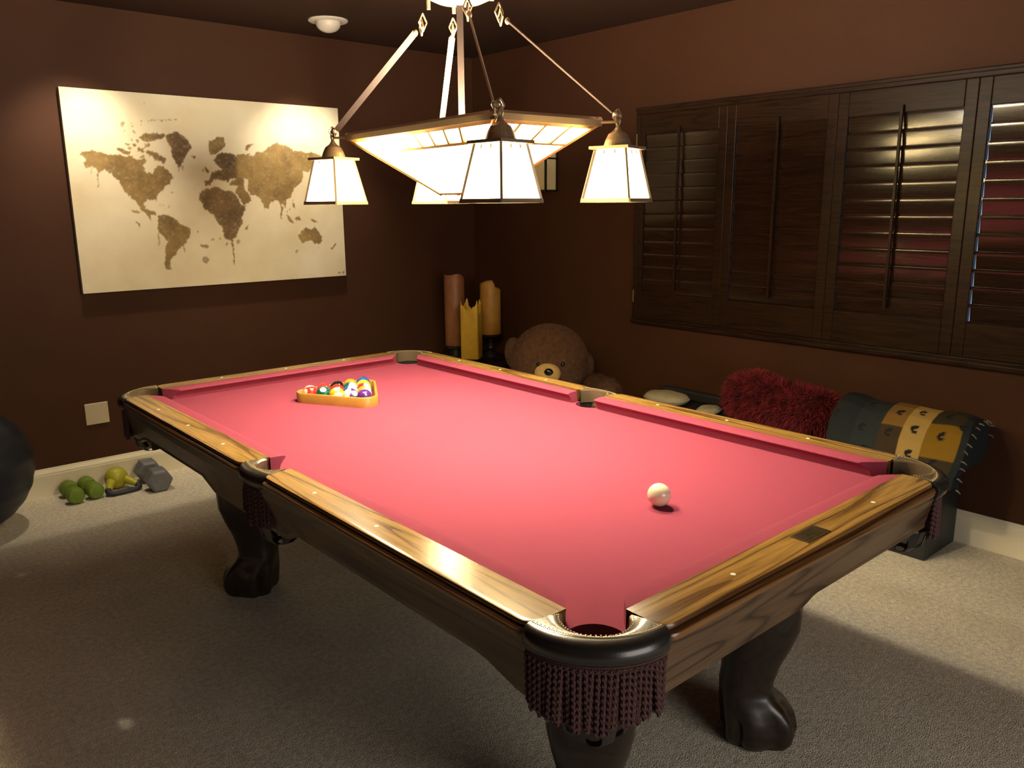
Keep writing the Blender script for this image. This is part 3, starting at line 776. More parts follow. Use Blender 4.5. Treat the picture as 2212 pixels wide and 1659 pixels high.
for nm, (t_, r_, st_, out_, cnt, ln, sd) in dict(corner=(c_top, c_roll, c_st, c_out, 26, .118, 3), side=(s_top, s_roll, s_st, s_out, 21, .110, 4)).items():
    ms[nm] = (t_.mesh('pocket_top', MT['embossed'], True), r_.mesh('leather_roll', MT['leather'], True, 60), st_.mesh('stitching', MT['stitch']),
              fringe_mesh(out_, cnt, ln, sd).mesh('fringe', MT['fringe']), basket_mesh(.060).mesh('basket', MT['leather']))
def pocket(kind, loc, rotz):
    a, b, c, d, e = ms[kind]
    p = link('pocket', a, table, loc, rotz)
    link('leather_roll', b, p); link('stitching', c, p); link('fringe', d, p); link('basket', e, p)
for sx in (-1, 1):
    for sy in (-1, 1): pocket('corner', (sx * CP[0], sy * CP[1], 0), math.atan2(sy, sx))
    pocket('side', (sx * SPX, 0, 0), 0 if sx > 0 else PI)

# cabriole legs with ball-and-claw feet; local x = outward along the diagonal
def leg_mesh():
    st = [(.66, .005, .090, .10), (.58, .008, .092, .100), (.50, .015, .096, .102), (.42, .022, .098, .102), (.36, .022, .096, .098), (.30, .012, .086, .088), (.25, .000, .076, .077), (.20, -.008, .070, .072),
          (.165, -.012, .070, .072), (.14, -.002, .078, .078), (.115, .012, .092, .086), (.085, .024, .102, .094), (.05, .030, .104, .096), (.025, .028, .100, .094), (.008, .025, .09, .086), (0, .024, .076, .074)]
    n = 36; rings = []
    # refine
    fine = []
    for i in range(len(st) - 1):
        for k in range(3):
            t = k / 3; fine.append(tuple(a + (b - a) * t for a, b in zip(st[i], st[i + 1])))
    fine.append(st[-1])
    for z, o, ro, rt in fine:
        ring = []
        foot = max(0, min(1, (.15 - z) / .07)) if z > 0 else .6
        knee = max(0, 1 - abs(z - .42) / .13)
        for k in range(n):
            a = 2 * PI * k / n; e = .72
            c, s = math.cos(a), math.sin(a)
            x = math.copysign(abs(c) ** e, c) * ro; y = math.copysign(abs(s) ** e, s) * rt
            # claws: four grooves between the toes, and a carved shell on the knee
            g = 1 - foot * .20 * (.5 + .5 * math.cos(7 * a + PI)) ** 2.2
            if abs(a) < .62 or abs(a - 2 * PI) < .62: g += knee * .030 * math.cos(22 * (a if a < PI else a - 2 * PI))
            ring.append((o + x * g, y * g, z))
        rings.append(ring)
    mb = MB().loft(rings)
    return mb
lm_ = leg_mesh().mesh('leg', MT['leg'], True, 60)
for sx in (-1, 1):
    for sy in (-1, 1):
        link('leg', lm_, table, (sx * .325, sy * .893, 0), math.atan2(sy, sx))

# ================================================================== BALLS, RACK
BR = .0286
def glyph(ch):
    cu = bpy.data.curves.new('glyph', 'FONT'); cu.body = ch; cu.align_x = 'CENTER'; cu.align_y = 'CENTER'; cu.size = 1.0
    ob = bpy.data.objects.new('glyph', cu); COL.objects.link(ob)
    bpy.context.view_layer.update()
    me = bpy.data.meshes.new_from_object(ob.evaluated_get(bpy.context.evaluated_depsgraph_get()))
    vs = [tuple(v.co) for v in me.vertices]; fs = [tuple(p.vertices) for p in me.polygons]
    bpy.data.objects.remove(ob); bpy.data.curves.remove(cu); bpy.data.meshes.remove(me)
    return vs, fs
BC = {1: (.78, .42, .02), 2: (.018, .07, .26), 3: (.60, .035, .03), 4: (.085, .022, .19), 5: (.85, .22, .02), 6: (.006, .09, .07), 7: (.24, .028, .022), 8: (.008, .008, .008)}
BN = {1: 'yellow', 2: 'blue', 3: 'red', 4: 'purple', 5: 'orange', 6: 'dark green', 7: 'maroon', 0: 'black', 8: 'black'}
bmats = {}
def ball(num, loc, label, look=None, roll=0.0):
    stripe = num > 8; cn = num - 8 if stripe else num
    m = ball_mat('ball_%s_%s' % ('stripe' if stripe else 'solid', BN[cn].replace(' ', '_')), BC[cn], stripe)
    o = build('billiard_ball', MB().ell((0, 0, 0), (BR, BR, BR), 32, 20), m, smooth=True, loc=loc)
    tag(o, label, 'billiard ball', 'racked billiard balls')
    gv, gf = glyph(str(num))
    for sg in (1, -1):                    # number spots on two opposite sides
        cap = MB(); r = BR + .00012; rings = []
        for t in (.03, .15, .30, .40): rings.append([(sg * r * math.cos(t), r * math.sin(t) * math.cos(2 * PI * k / 24), r * math.sin(t) * math.sin(2 * PI * k / 24)) for k in range(24)])
        cap.loft(rings, caps=False); cap.add([(sg * r, 0, 0)] + rings[0], [(0, i + 1, (i + 1) % 24 + 1) for i in range(24)])
        sp = build('number_spot', cap, MT['spot_white'], o, smooth=True)
        ink = MB(); s = .0125; vv = []
        for x, y, z in gv:
            yy, zz = x * s * sg, y * s; vv.append(Vector((sg * math.sqrt(max(1e-9, BR * BR - yy * yy - zz * zz)), yy, zz)).normalized() * (BR + .0003))
        ink.add(vv, gf); build('number', ink, MT['ink'], sp)
    d = Vector(look or (-.6, -.7, .35)).normalized()
    q = d.to_track_quat('X', 'Z'); o.rotation_mode = 'QUATERNION'
    from mathutils import Quaternion
    o.rotation_quaternion = Quaternion(d, roll) @ q
    return o
RX, RY = -.004, .696
rack_rows = [[4], [12, 13], [9, 10, 15], [6, 7, 14, 1], [11, 3, 8, 5, 2]]
looks = {11: ((-.92, -.25, .35), .5), 6: ((-.35, -.55, .75), 0), 12: ((.2, -.85, .45), .9), 9: ((-.2, -.4, .9), .2), 4: ((.7, .4, .5), 0), 13: ((.5, .6, .6), 1.2), 10: ((.8, .3, .1), 1.0), 15: ((.6, .7, .2), 1.1), 1: ((.8, .5, .3), 0), 2: ((.3, .9, .2), 0), 8: ((.5, .8, .4), 0), 3: ((.2, .9, .3), 0), 5: ((.4, .8, .3), 0), 7: ((.6, .5, .7), 0), 14: ((.5, .5, .7), 1.0)}
BL = {4: 'solid purple billiard ball at the near point of the wooden rack', 12: 'white ball with a purple stripe beside the purple ball in the rack',
      13: 'white ball with an orange stripe right behind the solid purple ball', 9: 'white ball with a yellow stripe midway along the rack side facing the camera',
      10: 'white ball with a blue stripe inside the rack', 15: 'white ball with a maroon stripe along the right side of the rack',
      6: 'dark green billiard ball showing its number spot in the rack', 7: 'solid maroon billiard ball in the middle of the rack', 14: 'white ball with a green stripe inside the rack',
      1: 'solid yellow billiard ball next to the far blue ball in the rack', 11: 'white ball with a red stripe at the left corner of the rack',
      3: 'solid red billiard ball in the back row of the rack', 8: 'solid black billiard ball in the back row of the rack', 5: 'solid orange billiard ball in the back row of the rack', 2: 'solid blue billiard ball at the far right corner of the rack'}
for i, row in enumerate(rack_rows):
    for j, num in enumerate(row):
        ball(num, (RX + (j - i / 2) * .0573, RY - .132 + i * .0496, ZBED + BR + .0004), BL[num], *looks[num])
def rack_path(r):
    pts = []
    for k in range(3):
        a = math.radians(-90 + 120 * k); c = (.134 * math.cos(a), .134 * math.sin(a))
        for q in range(9):
            b = a + math.radians(-60 + 120 * q / 8); pts.append((c[0] + r * math.cos(b), c[1] + r * math.sin(b)))
    return pts
ro, ri = rack_path(.050), rack_path(.0385); n = len(ro)
prof = []
for i in range(n):
    (xo, yo), (xi, yi) = ro[i], ri[i]; f = lambda t, z: (xi + (xo - xi) * t, yi + (yo - yi) * t, z)
    prof.append([f(0, 0), f(0, .033), f(.2, .0365), f(.8, .0365), f(1, .033), f(1, 0)])
rk = build('ball_rack', MB().loft(prof, loop=True, caps=False), MT['rack'], smooth=True, loc=(RX, RY, ZBED))
tag(rk, 'yellow wooden triangle rack holding billiard balls on the red felt', 'ball rack')
cb = build('cue_ball', MB().ell((0, 0, 0), (BR, BR, BR), 48, 32), MT['cue'], smooth=True, loc=(-.018, -.824, ZBED + BR + .0004))
tag(cb, 'ivory cue ball alone on the red felt near the end with the nameplate', 'cue ball')
# ================================================================== LAMP OVER THE TABLE
LX, LY, LTH = .077, .048, -.069
ZRIM = 1.694
lamp = thing('billiard_chandelier', 'bronze pool table chandelier with a lit glass bowl and four lit lanterns', 'chandelier', (LX, LY, ZC))
Rz = Matrix.Rotation(LTH, 4, 'Z')
HA, HB = .177, .415
def lw(u, v, z): q = Rz @ Vector((u, v, 0)); return Vector((LX + q.x, LY + q.y, z))
build('ceiling_canopy', MB().lathe([(.075, 0), (.075, -.008), (.06, -.02), (.02, -.032), (.012, -.05)], 32), MT['bronze'], lamp, smooth=True)
# stem, copper hub dome, links
build('stem', MB().tube([(LX, LY, 2.43), (LX, LY, 2.10)], .011, 14), MT['bronze'], lamp, world=True, smooth=True)
hub = MB().lathe([(.004, 2.052), (.03, 2.054), (.07, 2.062), (.105, 2.078), (.125, 2.098), (.128, 2.108), (.115, 2.112), (.02, 2.118)], 40, (LX, LY, 0))
build('hub_dome', hub, MT['bronze_lit'], lamp, world=True, smooth=True)
CORN = [(-1, 1), (-1, -1), (1, -1), (1, 1)]
ends = {}
for su, sv in CORN:
    d = Vector((su * .75, sv * 1.0, 0)).normalized()
    ends[(su, sv)] = lw(su * HA + su * .030, sv * HB + sv * .038, ZRIM + .020)
def link_ring(mb, c, w, h, nrm, r=.0028):
    """diamond shaped chain link in the plane whose normal is nrm"""
    nrm = Vector(nrm).normalized(); up = Vector((0, 0, 1)); side = nrm.cross(up).normalized(); c = Vector(c)
    P = [c + up * h, c + side * w, c - up * h, c - side * w]
    for i in range(4): mb.tube([P[i], P[(i + 1) % 4]], r, 6)
tocam = (Vector(cam.matrix_world.translation) - Vector((LX, LY, 1.9))).normalized()
for (su, sv), wide in zip(CORN, (1, 0, 0, 1)):
    e = ends[(su, sv)]; dirh = Vector((e.x - LX, e.y - LY, 0)).normalized()
    top = Vector((LX, LY, 0)) + dirh * .110; top.z = 2.035
    b0 = top + (e - top) * .13
    axis = (e - b0).normalized()
    # flat bars: the two far ones lie broadside to the near end of the table, the others edge-on
    view = (Vector((-1.5, -2.0, 1.5)) - (e + b0) / 2).normalized()
    broad = axis.cross(view).normalized()
    wdir = broad if wide else axis.cross(broad).normalized()
    tdir = axis.cross(wdir).normalized()
    if not wide: wdir = (wdir + tdir * .16).normalized(); tdir = axis.cross(wdir).normalized()
    w_, t_ = .0095, .0022
    ring = lambda p: [p + wdir * a + tdir * b for a, b in ((-w_, -t_), (w_, -t_), (w_, t_), (-w_, t_))]
    build('hanger_bar', MB().loft([ring(b0), ring(b0 + (e - b0) * .97)]), MT['bar'] if wide else MT['bronze_lit'], lamp, world=True)
    lk = MB()
    link_ring(lk, top + (b0 - top) * .45 + Vector((0, 0, .003)), .013, .026, dirh.cross(Vector((0, 0, 1))) * .6 + dirh)
    link_ring(lk, top + (b0 - top) * .55 - Vector((0, 0, .006)), .011, .024, dirh * .5 - dirh.cross(Vector((0, 0, 1))))
    lk.tube([top + Vector((0, 0, .045)), top + Vector((0, 0, .018))], .006, 8)
    lk.ell(b0, (.008, .008, .010), 10, 8)
    build('chain_links', lk, MT['bronze'], lamp, world=True)
cbz = MB(); a = lw(0, 0, 2.055); b = lw(0, 0, ZRIM - .03)
sv_ = Vector((.75, -.66, 0)); fv_ = Vector((.66, .75, 0))
rg = lambda p: [p + sv_ * x + fv_ * y for x, y in ((-.0095, -.003), (.0095, -.003), (.0095, .003), (-.0095, .003))]
build('centre_bar', cbz.loft([rg(a), rg(b)]), MT['stem_bar'], lamp, world=True)

# glass bowl: truncated inverted pyramid in a leaded frame
ZB_ = 1.510; TA, TB = .032, .075
tp = [lw(u * HA, v * HB, ZRIM) for u, v in CORN]; bt = [lw(u * TA, v * TB, ZB_) for u, v in CORN]
rim = MB()
for i in range(4):
    p, q = tp[i], tp[(i + 1) % 4]
    d = (q - p).normalized(); o = d.cross(Vector((0, 0, 1))).normalized()
    if (o.dot((p + q) / 2 - Vector((LX, LY, ZRIM)))) < 0: o = -o
    ringf = lambda c, ext: [c + d * ext + o * x + Vector((0, 0, z)) for x, z in ((-.012, -.006), (.006, -.006), (.010, .010), (.004, .018), (-.012, .018))]
    rim.loft([ringf(p, -.008), ringf(q, .008)])
for (su, sv) in CORN:        # arms that carry the lanterns
    c = lw(su * HA, sv * HB, ZRIM + .004); e = ends[(su, sv)]
    rim.tube([c, Vector((e.x, e.y, ZRIM + .004)), e + Vector((0, 0, .012))], .004, 8); rim.ell(e + Vector((0, 0, .004)), (.009, .009, .009), 10, 8)
rim_o = build('bowl_rim', rim, MT['bronze'], lamp, world=True)
gls = MB(); bars = MB()
cn = Vector((LX, LY, (ZRIM + ZB_) / 2))
npan = [10, 4, 10, 4]; nlow = [0, 2, 0, 2]
def bar_between(p, q, nrm, w, t=.003):
    d = (q - p).normalized(); s = nrm.cross(d).normalized()
    f = lambda c: [c + s * a + nrm * b for a, b in ((-w, -t), (w, -t), (w, t), (-w, t))]
    bars.loft([f(p), f(q)])
for i in range(4):
    A, B, a_, b_ = tp[i], tp[(i + 1) % 4], bt[i], bt[(i + 1) % 4]
    nrm = (B - A).cross(a_ - A).normalized()
    if nrm.dot((A + b_) / 2 - cn) < 0: nrm = -nrm
    pt = lambda s, t: (A + (B - A) * s) * (1 - t) + (a_ + (b_ - a_) * s) * t
    gls.add([A - nrm * .001, B - nrm * .001, b_ - nrm * .001, a_ - nrm * .001, A - nrm * .005, B - nrm * .005, b_ - nrm * .005, a_ - nrm * .005], [(0, 1, 2, 3), (7, 6, 5, 4), (0, 4, 5, 1), (1, 5, 6, 2), (2, 6, 7, 3), (3, 7, 4, 0)])
    off = nrm * .001
    bar_between(pt(0, .03) + off, pt(1, .03) + off, nrm, .008)
    bar_between(pt(0.02, .27) + off, pt(.98, .27) + off, nrm, .0045)
    bar_between(pt(0, .985) + off, pt(1, .985) + off, nrm, .003)
    bar_between(pt(0, 0) + off, pt(0, 1) + off, nrm, .006); bar_between(pt(1, 0) + off, pt(1, 1) + off, nrm, .006)
    # the border panes have upright dividers, measured along the rim
    for k in range(1, npan[i]):
        s = k / npan[i]; L1 = .27
        # keep dividers perpendicular to the rim: shift the lower end back by the taper
        full = (B - A).length; low = full + ((b_ - a_).length - full) * L1
        s2 = min(1, max(0, .5 + (s - .5) * full / low))
        if 0.0 < s2 < 1.0: bar_between(pt(s, 0) + off, pt(s2 * .35 + s * .65, L1) + off, nrm, .0042)
    for k in range(1, nlow[i]):
        s = k / nlow[i]; bar_between(pt(s, .27) + off, pt(s, 1) + off, nrm, .003)
fl = [p for p in bt]
gls.add([*fl, *[p + Vector((0, 0, .004)) for p in fl]], [(0, 1, 2, 3), (7, 6, 5, 4)])
build('bowl_glass', gls, MT['glass'], lamp, world=True)
build('bowl_leading', bars, MT['bronze_gold'], lamp, world=True)

# lanterns
LAN = {(-1, 1): (-.100, .525, 16), (-1, -1): (-.142, -.390, 5), (1, -1): (.277, -.405, 16), (1, 1): (.308, .482, 20)}
ZT, ZBT = 1.630, 1.481
def lantern_frame():
    fr = MB(); h = ZT - ZBT; a, b = .0475, .0745
    fr.lathe([(.005, .062), (.008, .054), (.012, .048), (.026, .038), (.034, .022), (.039, .008), (.041, .002)], 24, (0, 0, h))
    fr.box(-.060, .060, -.060, .060, h - .004, h + .004)
    P = lambda k, r, z: Vector((r * (1 if k in (0, 3) else -1), r * (1 if k < 2 else -1), z))
    for k in range(4):
        n = Vector((1 if k in (0, 3) else -1, 1 if k < 2 else -1, 0)).normalized()
        p, q = P(k, a, h - .004), P(k, b, 0)
        t = n.cross(Vector((0, 0, 1))).normalized()
        f = lambda c, w: [c + t * x + n * y for x, y in ((-w, -.005), (w, -.005), (.003, .002), (-.003, .002))]
        fr.loft([f(p, .0045), f(q, .0045)])
        q2 = P((k + 1) % 4, b, 0); p2 = P((k + 1) % 4, a, h - .004)
        m = ((q + q2) / 2); nn = Vector((m.x, m.y, 0)).normalized(); d = (q2 - q).normalized()
        g = lambda c: [c + nn * x + Vector((0, 0, z)) for x, z in ((-.003, 0), (.003, 0), (.001, .011), (-.005, .011))]
        fr.loft([g(q), g(q2)])
        # slender top muntins and a cross bar
        e = lambda s, tt: (p + (p2 - p) * s) * (1 - tt) + (q + (q2 - q) * s) * tt
        for s in (.33, .67): fr.tube([e(s, .02) + nn * .002, e(s, .09) + nn * .002], .0022, 6)
    return fr
def lantern_glass():
    g = MB(); h = ZT - ZBT; a, b = .0455, .0715
    rings = [[(r * x, r * y, z) for x, y in ((1, 1), (-1, 1), (-1, -1), (1, -1))] for r, z in ((b, .009), (a, h - .004), (a - .003, h - .004), (b - .003, .009))]
    return g.loft(rings, loop=True, caps=False)
lf = lantern_frame().mesh('lantern', MT['bronze']); lg = lantern_glass().mesh('glass_panes', MT['glass'])
for key, (x, y, ang) in LAN.items():
    s = link('lantern', lf, lamp, (x - LX, y - LY, ZBT - ZC), math.radians(ang))
    link('glass_panes', lg, s)
    build('bulb', MB().ell((0, 0, .080), (.019, .019, .027), 16, 10), MT['bulb'], s, smooth=True)
    e = ends[key]; ch = MB(); c0 = Vector((x, y, ZT + .060)); dd = Vector((e.x - x, e.y - y, 0))
    link_ring(ch, c0 + Vector((0, 0, .012)), .006, .018, tocam); link_ring(ch, c0 + Vector((0, 0, .028)), .012, .016, tocam + Vector((.5, -.5, 0)))
    link_ring(ch, (c0 + e) / 2 + Vector((0, 0, .012)), .012, .016, tocam + Vector((-.6, .2, 0)))
    ch.tube([c0 + Vector((0, 0, .036)), e + Vector((0, 0, .004))], .003, 6)
    build('chain_links', ch, MT['bronze'], lamp, world=True)
    ld = bpy.data.lights.new('lantern_bulb', 'POINT'); ld.energy = BULB_W; ld.color = WARM; ld.shadow_soft_size = .018
    lo = bpy.data.objects.new('lantern_bulb', ld); COL.objects.link(lo); lo.location = (x, y, ZBT + .058)
for dx, dy in ((-.125, .06), (.03, -.09)):
    ld = bpy.data.lights.new('bowl_bulb', 'POINT'); ld.energy = BOWL_W / 2; ld.color = WARM; ld.shadow_soft_size = .03
    lo = bpy.data.objects.new('bowl_bulb', ld); COL.objects.link(lo); lo.location = (LX + dx, LY + dy, ZRIM)
# ================================================================== CORNER: SIDE TABLE, CANDLES, BEAR
TBZ = .455
st = thing('side_table', 'dark low side table in the corner holding three candles', 'side table', (1.86, 2.30, 0))
build('tabletop', MB().box(-.27, .27, -.27, .27, TBZ - .03, TBZ), MT['dark_wood'], st, bevel=.006)
build('skirt', MB().box(-.245, .245, -.245, .245, TBZ - .09, TBZ - .03), MT['dark_wood'], st)
for sx in (-1, 1):
    for sy in (-1, 1):
        build('leg', MB().loft([[(sx * .225 + a * r, sy * .225 + b * r, z) for a, b in ((-1, -1), (1, -1), (1, 1), (-1, 1))] for r, z in ((.022, TBZ - .03), (.016, 0))]), MT['dark_wood'], st)
def melted_top(n, r, z0, fn, wall=.012, dip=.03):
    """round pillar candle with an uneven melted rim"""
    mb = MB(); A = [2 * PI * k / n for k in range(n)]
    R = lambda rr, zf: [(rr * math.cos(a), rr * math.sin(a), zf(a)) for a in A]
    mb.loft([R(r * .97, lambda a: 0), R(r, lambda a: .006), R(r, lambda a: fn(a) * .5), R(r * 1.0, lambda a: fn(a) - .008), R(r - wall * .35, fn), R(r - wall, lambda a: fn(a) - .006), R(r - wall * 1.6, lambda a: min(fn(a), z0) - dip), R(.004, lambda a: z0 - dip - .006)])
    return mb
def holder(name, label, loc, prof):
    t = thing(name, label, 'candle holder', loc)
    build('stand', MB().lathe(prof, 32), MT['black_metal'], t, smooth=True)
    return t
# tall brown candle
h1 = holder('candle_holder', 'low black candle holder under the tall brown candle', (1.805, 2.395, TBZ), [(.085, 0), (.085, .012), (.06, .02), (.055, .06), (.078, .07), (.08, .085), (.07, .085)])
c = build('pillar_candle', melted_top(40, .068, .47, lambda a: .470 + .014 * math.sin(a - 2.2) + .006 * math.sin(3 * a + .5)), MT['wax_brown'], smooth=True, loc=(1.805, 2.395, TBZ + .086))
tag(c, 'tall brown pillar candle, the tallest of the three in the corner', 'candle')
build('wick', MB().tube([(0, 0, .43), (.002, 0, .45), (.004, .001, .458)], .0015, 6), MT['ink'], c)
# golden round candle on a pedestal
h2 = holder('candle_holder', 'dark turned pedestal candle holder under the round golden candle', (2.035, 2.295, TBZ), [(.062, 0), (.062, .010), (.040, .022), (.026, .034), (.034, .055), (.026, .075), (.016, .090), (.020, .115), (.040, .128), (.082, .138), (.084, .150), (.076, .150)])
def gold_rim(a):
    d = (a - 5.65 + PI) % (2 * PI) - PI          # bitten down on the side towards the window
    return .352 + .008 * math.sin(2 * a) - .042 * (1 if abs(d) < 1.05 else max(0, 1 - (abs(d) - 1.05) / .18))
c = build('pillar_candle', melted_top(48, .072, .335, gold_rim, .011, .03), MT['wax_gold'], smooth=True, loc=(2.035, 2.295, TBZ + .151))
tag(c, 'round golden pillar candle with a broken rim on a dark pedestal', 'candle')
# square yellow candle with jagged rim
h3 = holder('candle_holder', 'small black plate holder under the square yellow candle', (1.765, 2.165, TBZ), [(.050, 0), (.050, .010), (.044, .016), (.072, .024), (.074, .032), (.066, .032)])
sq = MB(); N = 64; hw = .060
def sqpt(k, r):
    a = 2 * PI * (k + .5) / N; c_, s_ = math.cos(a), math.sin(a); m = max(abs(c_), abs(s_)); e = .16
    x, y = c_ / m * r, s_ / m * r
    L = math.hypot(x, y); mx = r * 1.30
    if L > mx: x, y = x * mx / L, y * mx / L
    return x, y
rnd = random.Random(8)
jag = []
for k in range(N):
    a = 2 * PI * (k + .5) / N; cor = abs(math.sin(2 * a))
    jag.append(.318 + .040 * cor ** 3 + (.028 if k in (6, 7, 22, 40, 41, 57) else 0) + rnd.uniform(-.006, .006))
for k in range(40, 52): jag[k] -= .030 * math.sin(PI * (k - 40) / 12)
R = lambda r, zf: [(*sqpt(k, r), zf(k)) for k in range(N)]
sq.loft([R(hw * .96, lambda k: 0), R(hw, lambda k: .006), R(hw, lambda k: jag[k] - .02), R(hw - .002, lambda k: jag[k]), R(hw - .007, lambda k: jag[k] - .004), R(hw - .012, lambda k: .285), R(.004, lambda k: .278)])
c = build('square_candle', sq, MT['wax_yellow'], loc=(1.765, 2.165, TBZ + .033), rotz=math.radians(34.8), smooth=True)
tag(c, 'square yellow candle with a jagged melted rim, in front of the other two', 'candle')

# big teddy bear sitting on the floor
bear = thing('teddy_bear', 'large brown teddy bear with a tan muzzle sitting behind the pool table', 'teddy bear', (1.84, 1.50, 0))
H = Vector((1.736, 1.394, .582)); face = Vector((-.69, -.72, -.05)).normalized(); side = face.cross(Vector((0, 0, 1))).normalized(); upv = side.cross(face)
Mf = Matrix((( face.x, side.x, upv.x), (face.y, side.y, upv.y), (face.z, side.z, upv.z)))
P = lambda f, s, u: H + face * f + side * s + upv * u
rn = random.Random(2)
hd = MB().ell(H, (.205, .228, .215), 32, 20, rot=Mf, fn=lambda p: Vector((p.x, p.y * (1 + .10 * max(0, -p.z / .2)), p.z)))
hd.fur(12000, .055, .0017, .6, rnd=rn)
build('head', hd, MT['plush'], bear, world=True, smooth=True)
for s, dz, sz in ((-1, -.05, .085), (1, .035, .080)):
    e = MB().ell(P(-.015, s * .205, .000 + dz), (.050, .058, .098), 18, 12, rot=Mf @ Matrix.Rotation(s * -.10, 3, 'X')); e.fur(1600, .024, .0012, .5, rnd=rn)
    build('ear', e, MT['plush'], bear, world=True, smooth=True)
mz = MB().ell(P(.190, .010, -.030), (.052, .074, .062), 24, 16, rot=Mf); mz.fur(1500, .010, .0008, .3, rnd=rn)
build('muzzle', mz, MT['plush_tan'], bear, world=True, smooth=True)
build('nose', MB().ell(P(.240, .004, -.010), (.016, .026, .021), 16, 10, rot=Mf), MT['black_gloss'], bear, world=True, smooth=True)
for s in (-.075, .062): build('eye', MB().ell(P(.190, s, .022), (.012, .013, .014), 14, 10, rot=Mf), MT['black_gloss'], bear, world=True, smooth=True)
bd = MB().ell((1.87, 1.53, .225), (.20, .23, .225), 28, 18); bd.fur(5000, .028, .0014, .5, rnd=rn)
build('body', bd, MT['plush'], bear, world=True, smooth=True)
def limb(name, pts, rs):
    m = MB().tube(pts, rs, 16); m.ell(pts[-1], (rs[-1], rs[-1], rs[-1]), 16, 10); m.fur(2600, .026, .0013, .5, rnd=rn)
    build(name, m, MT['plush'], bear, world=True, smooth=True)
limb('arm', [(1.90, 1.32, .40), (1.92, 1.20, .41), (1.88, 1.10, .42), (1.845, 1.035, .425)], [.085, .088, .085, .080])
limb('arm', [(1.72, 1.72, .38), (1.62, 1.78, .30), (1.55, 1.80, .20)], [.085, .085, .080])
limb('leg', [(1.74, 1.42, .11), (1.56, 1.30, .11), (1.44, 1.22, .11)], [.11, .105, .10])
limb('leg', [(1.78, 1.62, .11), (1.58, 1.66, .11), (1.44, 1.68, .11)], [.11, .105, .10])

# ================================================================== BENCH UNDER THE WINDOW
BZ = .400; BX0, BX1, BY0, BY1 = 1.862, 2.180, -.748, .93
bench = thing('storage_bench', 'long black storage bench under the shuttered window', 'bench', (BX0, BY0, 0))
build('base', MB().box(BX0 + .008, BX1, BY0 + .008, BY1, 0, BZ - .05), MT['bench'], bench, world=True, bevel=.004)
build('lid', MB().box(BX0, BX1, BY0, BY1, BZ - .048, BZ), MT['bench'], bench, world=True, bevel=.012, seg=3)
build('backrest', MB().box(2.125, 2.178, .43, BY1 - .05, BZ, BZ + .055), MT['bench'], bench, world=True, bevel=.012, seg=3)

